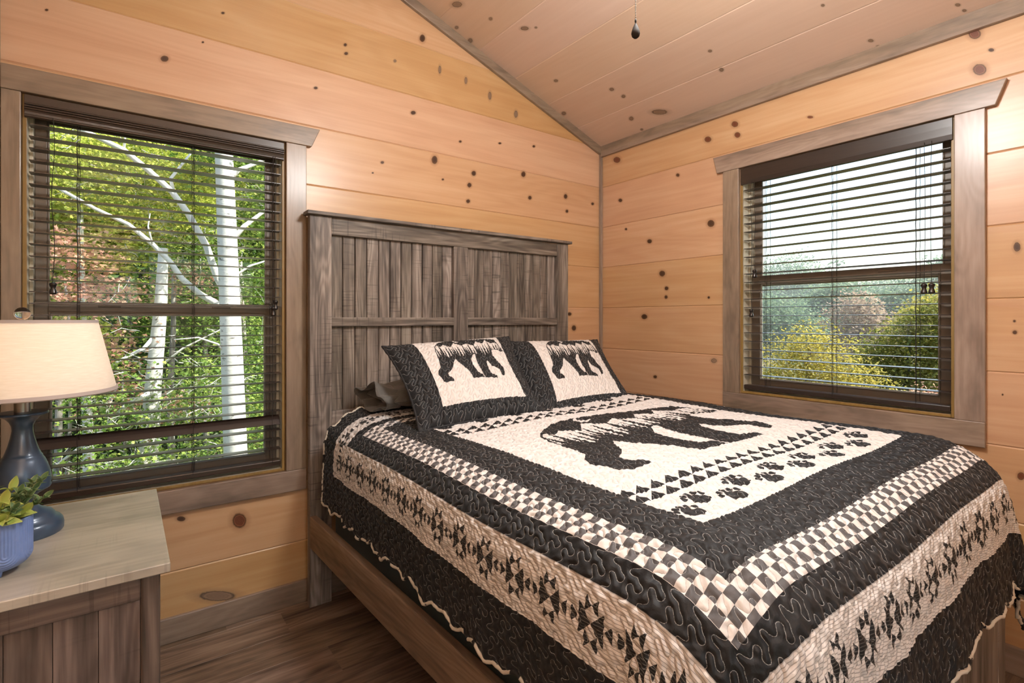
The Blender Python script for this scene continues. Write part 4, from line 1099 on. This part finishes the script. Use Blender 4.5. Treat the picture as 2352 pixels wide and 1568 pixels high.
b1 = N(nt, 'ShaderNodeTexNoise', {'Vector': N(nt, 'ShaderNodeVectorMath', {0: co, 1: (5., 5., 1.)}, operation='MULTIPLY'), 'Scale': 5., 'Detail': 5.})
OUT(nt, PBSDF(nt, RAMP(nt, b1, [(.35, (.10,.085,.07)), (.65, (.34,.31,.27))]), .9, 0, .1, BUMP(nt, b1, .6, .02))); BARKG = m

MAPLE = np.array([(0,-.5),(.10,-.18),(.48,-.22),(.30,.02),(.50,.22),(.20,.22),(0,.55),(-.20,.22),(-.50,.22),(-.30,.02),(-.48,-.22),(-.10,-.18)])
OVAL = np.array([(0,-.5),(.24,-.18),(.26,.12),(0,.5),(-.26,.12),(-.24,-.18)])
def leaf_cloud(blobs, n, size, shape, per=26, spread=.22, flat=.25, droop=.35, tint=(0, 1)):
    rg = RNG
    cs, rs = np.array([b[0] for b in blobs], float), np.array([b[1] for b in blobs], float)
    w = np.prod(rs, 1) ** (2 / 3); w /= w.sum()
    ns = max(1, n // per)
    bi = rg.choice(len(blobs), ns, p=w)
    d = rg.normal(size=(ns, 3)); d /= np.linalg.norm(d, axis=1, keepdims=True)
    r = rg.random(ns) ** .42
    C = cs[bi] + d * rs[bi] * r[:, None]
    st = rg.random(ns)
    loc = rg.normal(size=(ns, per, 3)) * spread; loc[:, :, 2] *= flat
    loc[:, :, 2] -= droop * (loc[:, :, 0] ** 2 + loc[:, :, 1] ** 2) / max(spread, .05)
    P = (C[:, None] + loc).reshape(-1, 3)
    m_ = len(P)
    nr = rg.normal(size=(m_, 3)) * .55 + np.array([0, 0, 1.0]); nr /= np.linalg.norm(nr, axis=1, keepdims=True)
    a = np.cross(nr, rg.normal(size=(m_, 3))); a /= np.linalg.norm(a, axis=1, keepdims=True); b = np.cross(nr, a)
    sz = size * (.65 + .7 * rg.random(m_))
    k = len(shape)
    bend = np.abs(shape[:, 0]) * .35
    V = P[:, None] + sz[:, None, None] * (shape[None, :, 0, None] * a[:, None] + shape[None, :, 1, None] * b[:, None] - bend[None, :, None] * nr[:, None])
    T = np.clip(tint[0] + (tint[1] - tint[0]) * (.62 * np.repeat(st, per) + .38 * rg.random(m_)), 0, 1)
    return V.reshape(-1, 3), np.arange(m_ * k).reshape(m_, k), np.repeat(T, k)
def tree(name, label, base, trunk, branches, blobs, n, size, mat, bark=None, shape=OVAL, group=None, twigs=0, twig_mat=None, **kw):
    """trunk / branches: lists of (points, r0, r1); blobs: (centre, radii)"""
    bark = bark or BARKG
    t = thing(name, label, 'tree', tuple(base), group)
    mb = MB()
    for P, r0, r1 in trunk: mb.tube(P, np.linspace(r0, r1, len(P)), 14)
    if trunk: mb.build('trunk', bark, t, True)
    for P, r0, r1 in branches:
        mb = MB(); mb.tube(P, np.linspace(r0, r1, len(P)), 9); mb.build('branch', bark, t, True)
    if twigs:
        mb = MB()
        for _ in range(twigs):
            c, r = blobs[random.randrange(len(blobs))]
            p = np.array(c) + RNG.normal(size=3) * np.array(r) * .5
            d = RNG.normal(size=3) * np.array([1, .7, .55]); d /= np.linalg.norm(d); L = random.uniform(.15, .6)
            pts = [p]
            for j in range(6):
                d = d + RNG.normal(size=3) * .28; d /= np.linalg.norm(d); pts.append(pts[-1] + d * L / 6)
                if random.random() < .45:
                    e = d + RNG.normal(size=3) * .7; e /= np.linalg.norm(e); mb.tube([pts[-1], pts[-1] + e * L * .15, pts[-1] + (e + RNG.normal(size=3) * .2) * L * .3], [.0035, .0028, .0015], 4, cap=False)
            mb.tube(pts, np.linspace(random.uniform(.003, .007), .0012, 7), 4, cap=False)
        tag(mb.build('twigs', twig_mat or BARK, t, True), kind='stuff')
    if n:
        if shape is MAPLE: n, size = int(n * 4), size * .46
        V, F, T = leaf_cloud(blobs, n, size, shape, **kw)
        mk('crown', V, F, mat, t, False, None, {'tint': T})
    return t
A = lambda u, v, Y: at_y(u, v, Y)
B = lambda u, v, X: at_x(u, v, X)
def blobA(u, v, Y, rx, rz, ry=None):   # pixel radii -> metres
    c = A(u, v, Y); d = np.linalg.norm(A(u + 1, v, Y) - c); e = np.linalg.norm(A(u, v + 1, Y) - c)
    return (c, (rx * d, ry or rx * d * .7, rz * e))
def blobB(u, v, X, ry, rz, rx=None):
    c = B(u, v, X); d = np.linalg.norm(B(u + 1, v, X) - c); e = np.linalg.norm(B(u, v + 1, X) - c)
    return (c, (rx or ry * d * .8, ry * d, rz * e))
def gpt(p): return np.array([p[0], p[1], float(ground_z(np.float64(p[0]), np.float64(p[1]))) - .15])
def upto(P): return [gpt(P[0])] + list(P)
def AP(pts, Y, dy=0): return [A(u, v, Y + dy * i) for i, (u, v) in enumerate(pts)]

# beyond the left window -------------------------------------------------
P = AP([(545, 1120), (541, 1040), (534, 850), (528, 700), (521, 520), (515, 370), (509, 200), (505, 60)], 3.6)
tree('birch_tree', 'thick pale trunk on the right behind the blind of the left window', gpt(P[0]), [(upto(P), .125, .070)],
     [(AP([(527, 560), (560, 520), (600, 490), (650, 455)], 3.6, .03), .030, .012), (AP([(520, 420), (548, 390), (590, 375), (640, 350)], 3.6, .03), .030, .012), (AP([(530, 640), (575, 610), (640, 590)], 3.6, .05), .016, .006),
      (AP([(534, 830), (500, 790), (455, 775), (400, 780)], 3.6, -.04), .014, .005)],
     [blobA(560, 330, 4.2, 110, 60), blobA(610, 480, 4.6, 70, 60), blobA(590, 640, 4.8, 60, 60), blobA(600, 840, 5.0, 60, 90)], 2300, .10, L_GRN, BARK, MAPLE, None, 60, tint=(.1, 1))
P = AP([(336, 1120), (340, 1060), (346, 980), (352, 880), (362, 780), (370, 690), (373, 625), (375, 570)], 4.6)
tree('birch_tree', 'pale trunk in the middle of the left window behind the lower sash', gpt(P[0]), [(upto(P), .115, .045)],
     [(AP([(366, 760), (330, 800), (270, 830), (215, 870)], 4.6, -.05), .026, .008), (AP([(350, 900), (290, 930), (240, 985), (180, 1030), (120, 1075)], 4.5, -.08), .028, .010), (AP([(356, 850), (420, 800), (480, 770), (540, 740)], 4.6, -.06), .015, .005),
      (AP([(345, 1000), (410, 960), (480, 930)], 4.6, -.05), .014, .005)],
     [blobA(330, 420, 5.2, 120, 70), blobA(430, 560, 5.4, 90, 60), blobA(260, 900, 4.2, 120, 110), blobA(450, 900, 4.4, 110, 120), blobA(300, 1040, 4.0, 150, 70)], 1500, .10, L_GRN, BARK, MAPLE, None, 170, tint=(.2, 1))
P = AP([(536, 1120), (532, 900), (527, 730), (516, 668), (500, 640), (474, 565), (432, 490), (395, 440), (340, 390), (285, 345), (230, 318), (150, 280)], 3.85)
tree('leaning_tree', 'slender white tree leaning left across the upper sash of the left window', gpt(P[0]), [(upto(P), .046, .022)],
     [(AP([(522, 712), (500, 698), (460, 676), (418, 640), (390, 600), (350, 560), (295, 515), (220, 480), (130, 430)], 3.85, .02), .038, .014), (AP([(398, 440), (392, 410), (420, 375), (440, 350)], 3.85, .02), .020, .009),
      (AP([(285, 345), (288, 300), (280, 270)], 3.85, .02), .012, .006), (AP([(350, 560), (340, 520), (345, 490)], 3.85, .02), .010, .004)],
     [blobA(200, 340, 4.6, 90, 50), blobA(330, 330, 4.8, 90, 40), blobA(470, 380, 4.8, 70, 40)], 1300, .095, L_YEL, BARK, MAPLE, None, 30)
P = AP([(205, 1120), (203, 1000), (198, 900), (190, 760), (186, 600), (182, 400)], 6.4)
tree('young_tree', 'thin grey trunk seen beside the lamp shade in the left window', gpt(P[0]), [(upto(P), .075, .03)], [],
     [blobA(150, 380, 6.4, 90, 90), blobA(260, 300, 6.6, 120, 70), blobA(160, 760, 6.2, 90, 80)], 2600, .12, L_YEL, BARK, MAPLE, None, 40)
P = AP([(396, 1120), (393, 980), (392, 880), (398, 760), (400, 600)], 5.6)
tree('young_tree', 'slim shaded trunk just right of the middle trunk in the left window', gpt(P[0]), [(upto(P), .05, .025)], [],
     [blobA(430, 420, 5.8, 110, 70), blobA(520, 300, 6.0, 120, 60), blobA(400, 300, 6.2, 120, 50)], 3000, .11, L_YEL, BARKG, MAPLE)
P = AP([(150, 1150), (160, 1000), (165, 800), (150, 650)], 4.3)
tree('red_maple', 'small maple with red leaves at the left edge of the left window', gpt(P[0]), [(upto(P), .022, .010)], [],
     [blobA(150, 560, 4.3, 60, 45), blobA(210, 640, 4.5, 60, 40), blobA(130, 660, 4.2, 40, 30)], 400, .105, L_RED, BARKG, MAPLE)
P = AP([(290, 1150), (285, 1000), (280, 850)], 5.0)
tree('red_maple', 'small maple with red leaves between the lamp shade and the middle trunk', gpt(P[0]), [(upto(P), .020, .008)], [],
     [blobA(270, 780, 5.0, 50, 35), blobA(270, 870, 5.0, 60, 40), blobA(330, 905, 5.1, 60, 25), blobA(420, 910, 5.0, 40, 25), blobA(440, 640, 5.6, 60, 30)], 420, .105, L_RED, BARKG, MAPLE)
for (u, Y, lab, mat, n, bl) in (
    (130, 8.0, 'broad maple with yellow green leaves filling the upper left of the left window', L_YEL, 5200, [(120, 430, 120, 90), (240, 520, 120, 80), (330, 470, 120, 70), (60, 650, 110, 90)]),
    (470, 8.5, 'broad green tree behind the trunks in the left window', L_GRN, 5600, [(450, 500, 130, 90), (580, 430, 120, 110), (560, 640, 110, 80), (400, 700, 120, 80), (640, 560, 80, 120)]),
    (300, 9.5, 'dark leafy tree low down behind the twigs in the left window', L_DRK, 6000, [(200, 800, 150, 90), (350, 860, 150, 90), (500, 900, 140, 100), (150, 980, 140, 110), (330, 1030, 160, 90), (560, 1040, 140, 80), (640, 800, 90, 120)]),
    (560, 7.0, 'bright green sapling low behind the right trunk in the left window', L_GRN, 1800, [(590, 760, 50, 70), (480, 850, 60, 60), (600, 960, 60, 80), (470, 1040, 70, 50), (250, 1090, 70, 40)])):
    Pt = AP([(u, 1200), (u + 6, 900), (u - 8, 600)], Y)
    tree('maple_tree', lab, gpt(Pt[0]), [(upto(Pt), .07, .03)], [], [blobA(a, b, Y, c, d) for a, b, c, d in bl], n, .15 if Y > 7.5 else .11, mat, BARKG, MAPLE, None, 0)
for k, (u, Y) in enumerate(((-250, 15), (60, 14), (330, 15.5), (600, 14.5), (860, 16))):
    c = A(u, 640, Y)
    lab = ['dense dark tree far left behind the maples outside the left window', 'dense dark tree behind the upper left foliage of the left window', 'dense dark tree behind the middle trunk of the left window',
           'dense dark tree behind the thick right trunk of the left window', 'dense dark tree right of the left window view'][k]
    g = gpt(c)
    tree('forest_tree', lab, g, [([g, g + np.array([0, 0, 5.])], .18, .10)], [], [((c[0], c[1], 4.2), (2.6, 1.8, 2.6)), ((c[0] + .6, c[1], 1.6), (2.6, 1.6, 2.2)), ((c[0] - .6, c[1], 6.5), (2.0, 1.6, 2.0)), ((c[0], c[1] + .3, -.2), (2.4, 1.4, 1.4))], 5200, .34, L_DRK if k % 2 else L_GRN, BARKG, OVAL, None, 0, None, spread=.45)

# beyond the right window ------------------------------------------------
def btree(name, label, u, X, blobs, n, size, mat, spread=.4, group=None):
    n = int(n * 4.2); size = size * .48
    Pt = B(u, 760, X); g = gpt(Pt)
    top = max(B(a, b, X)[2] for a, b, c, d in blobs)
    tree(name, label, g, [([g, (g + np.array([Pt[0], Pt[1], top])) / 2 + np.array([0, .1, 0]), np.array([Pt[0], Pt[1], top])], .12, .03)], [], [blobB(a, b, X, c, d) for a, b, c, d in blobs], n, size, mat, BARKG, OVAL, group, 0, None, spread=spread)
btree('autumn_tree', 'rounded yellow green tree nearest the right window, low in its left half', 1860, 9., [(1790, 850, 60, 70), (1860, 790, 70, 60), (1930, 850, 70, 80), (1850, 890, 110, 60), (1985, 900, 70, 50), (1760, 930, 80, 60), (1900, 950, 120, 50)], 5200, .13, L_GLD, .26)
btree('autumn_tree', 'olive green tree on the right of the right window behind the tassel cords', 2090, 11., [(2060, 790, 70, 70), (2130, 730, 55, 70), (2160, 830, 60, 90), (2060, 880, 80, 60), (2010, 830, 45, 50), (2150, 930, 80, 50), (2190, 760, 60, 120)], 5200, .15, L_OLV, .3)
btree('autumn_shrub', 'small orange leaved shrub at the lower right corner of the right window', 2130, 7.5, [(2125, 905, 35, 25), (2160, 930, 40, 25), (2090, 945, 40, 22)], 700, .10, L_RED, .16)
btree('autumn_tree', 'pinkish tree in the middle of the right window below the meeting rail', 1975, 21., [(1970, 700, 40, 40), (2000, 740, 45, 40), (1960, 770, 50, 40), (2020, 790, 40, 40)], 2200, .26, L_PNK, .5)
btree('autumn_tree', 'pale yellow tree top beside the right frame of the right window', 2150, 17., [(2160, 690, 40, 40), (2120, 720, 40, 30), (2180, 740, 40, 40)], 1500, .22, L_GLD, .45)
btree('hazy_tree', 'broad haze-tinted tree on the left of the right window below its rail', 1790, 24., [(1760, 700, 60, 45), (1820, 720, 60, 45), (1780, 770, 70, 40), (1860, 760, 50, 40), (1720, 760, 50, 60)], 3200, .30, L_TEA, .6)
btree('hazy_tree', 'haze-tinted tree behind the pinkish tree in the right window', 1910, 28., [(1900, 680, 55, 40), (1950, 665, 45, 30), (1900, 740, 60, 50)], 2400, .34, L_TEA, .7)
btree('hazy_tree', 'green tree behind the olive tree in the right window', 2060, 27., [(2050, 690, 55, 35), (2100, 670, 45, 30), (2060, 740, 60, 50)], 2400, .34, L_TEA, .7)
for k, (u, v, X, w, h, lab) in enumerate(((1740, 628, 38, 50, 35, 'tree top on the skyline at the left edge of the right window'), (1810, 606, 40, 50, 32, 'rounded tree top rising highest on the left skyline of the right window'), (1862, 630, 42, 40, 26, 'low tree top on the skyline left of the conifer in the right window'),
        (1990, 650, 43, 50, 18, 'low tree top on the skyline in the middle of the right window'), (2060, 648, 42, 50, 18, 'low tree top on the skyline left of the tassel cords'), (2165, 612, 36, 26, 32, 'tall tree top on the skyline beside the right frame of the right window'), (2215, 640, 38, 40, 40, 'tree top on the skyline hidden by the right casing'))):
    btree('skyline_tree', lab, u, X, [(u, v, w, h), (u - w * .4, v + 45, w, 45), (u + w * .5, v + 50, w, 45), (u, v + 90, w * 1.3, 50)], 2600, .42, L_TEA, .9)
for k, (u, X) in enumerate(((1560, 30), (1640, 20), (2275, 13), (2330, 24), (2420, 16), (2560, 26), (2700, 18))):
    btree('valley_tree', 'valley tree outside the right window, hidden by the wall beside its casing', u, X, [(u, 720 + 20 * (k % 3), 70, 60), (u - 30, 800, 80, 70), (u + 40, 860, 90, 70)], 1500, .34, (L_TEA, L_OLV, L_GLD)[k % 3], .6, 'valley trees beside the view of the right window')
# conifer on the skyline
cb = B(1918, 760, 36.); g = gpt(cb); top = B(1922, 590, 36.)
tree('conifer_tree', 'pointed conifer on the skyline in the middle of the right window', g, [([g, top], .16, .03)], [], [(g + (top - g) * s, (1.5 * (1.02 - s), 1.5 * (1.02 - s), .5)) for s in np.linspace(.35, .98, 9)], 2600, .34, L_TEA, BARKG, OVAL, None, 0, None, spread=.35)

m, nt = newmat('valley_haze')
o_ = nt.nodes.new('ShaderNodeOutputMaterial'); nt.links.new(N(nt, 'ShaderNodeVolumeScatter', {'Color': (.93, .97, 1., 1), 'Density': HAZE, 'Anisotropy': .05}), o_.inputs[1])
hz = MB().box(13, 74, -28, 30, -13, 16).build('haze', m, None, org=(40, 0, -13)); tag(hz, 'pale autumn haze hanging over the wooded valley outside the right window', 'haze', None, 'stuff')

# ================================================================= LIGHT, SKY, CAMERA
w = bpy.data.worlds.new('sky'); SC.world = w; w.use_nodes = True; nt = w.node_tree; nt.nodes.clear()
sk = nt.nodes.new('ShaderNodeTexSky'); sk.sky_type = 'NISHITA'; sk.sun_disc = False
SUN = Vector((.52, -.40, .755)).normalized()
sk.sun_elevation = math.asin(SUN.z); sk.sun_rotation = math.atan2(SUN.x, SUN.y); sk.air_density = 1.3; sk.dust_density = 2.2; sk.altitude = 300
bg = nt.nodes.new('ShaderNodeBackground'); nt.links.new(sk.outputs[0], bg.inputs[0]); bg.inputs[1].default_value = .37
wo = nt.nodes.new('ShaderNodeOutputWorld'); nt.links.new(bg.outputs[0], wo.inputs[0])
sl = bpy.data.lights.new('sun', 'SUN'); sl.energy = 11.; sl.angle = .01; sl.color = (1., .95, .86)
so = bpy.data.objects.new('sun', sl); COL.objects.link(so); so.rotation_euler = SUN.to_track_quat('Z', 'Y').to_euler()
def portal(name, loc, rot, sx, sy):
    l = bpy.data.lights.new(name, 'AREA'); l.shape = 'RECTANGLE'; l.size = sx; l.size_y = sy; l.energy = 1
    l.cycles.is_portal = True
    o = bpy.data.objects.new(name, l); COL.objects.link(o); o.location = loc; o.rotation_euler = rot
portal('window_portal', (-2.45, .15, 1.34), (-PI / 2, 0, 0), .86, 1.46)
portal('window_portal', (.15, -1.44, 1.486), (0, PI / 2, 0), 1.17, .88)
portal('door_portal', (-1.95, RY0 - .14, 1.02), (PI / 2, 0, 0), 1.2, 2.05)
def point(name, loc, e, r, col):
    l = bpy.data.lights.new(name, 'POINT'); l.energy = e; l.shadow_soft_size = r; l.color = col
    o = bpy.data.objects.new(name, l); COL.objects.link(o); o.location = loc
point('fan_light', (FC[0], FC[1], 2.36), 72, .16, (1., .985, .96))
point('added_fill_bulb', (FLC[0], FLC[1], 1.47), 265, .06, (.97, .985, 1.))  # fill light of the added lamp behind the camera
point('lamp_bulb', (LC[0], LC[1], 1.205), 6., .03, (1., .86, .68))

cd = bpy.data.cameras.new('camera'); cd.sensor_width = 36; cd.lens = FPX * 36 / 2352; cd.shift_y = -(784 - HY) / 2352; cd.clip_start = .05; cd.clip_end = 300
co_ = bpy.data.objects.new('camera', cd); COL.objects.link(co_); co_.location = CAM; co_.rotation_euler = (PI / 2, 0, YAW - PI / 2)
SC.camera = co_
vs = SC.view_settings; vs.view_transform = 'Standard'; vs.look = 'None'; vs.gamma = 1; vs.use_curve_mapping = False; vs.exposure = .14
SC.cycles.max_bounces = 8; SC.cycles.diffuse_bounces = 4; SC.cycles.volume_bounces = 1; SC.cycles.transparent_max_bounces = 20; SC.cycles.sample_clamp_indirect = 6
SC.cycles.use_denoising = True
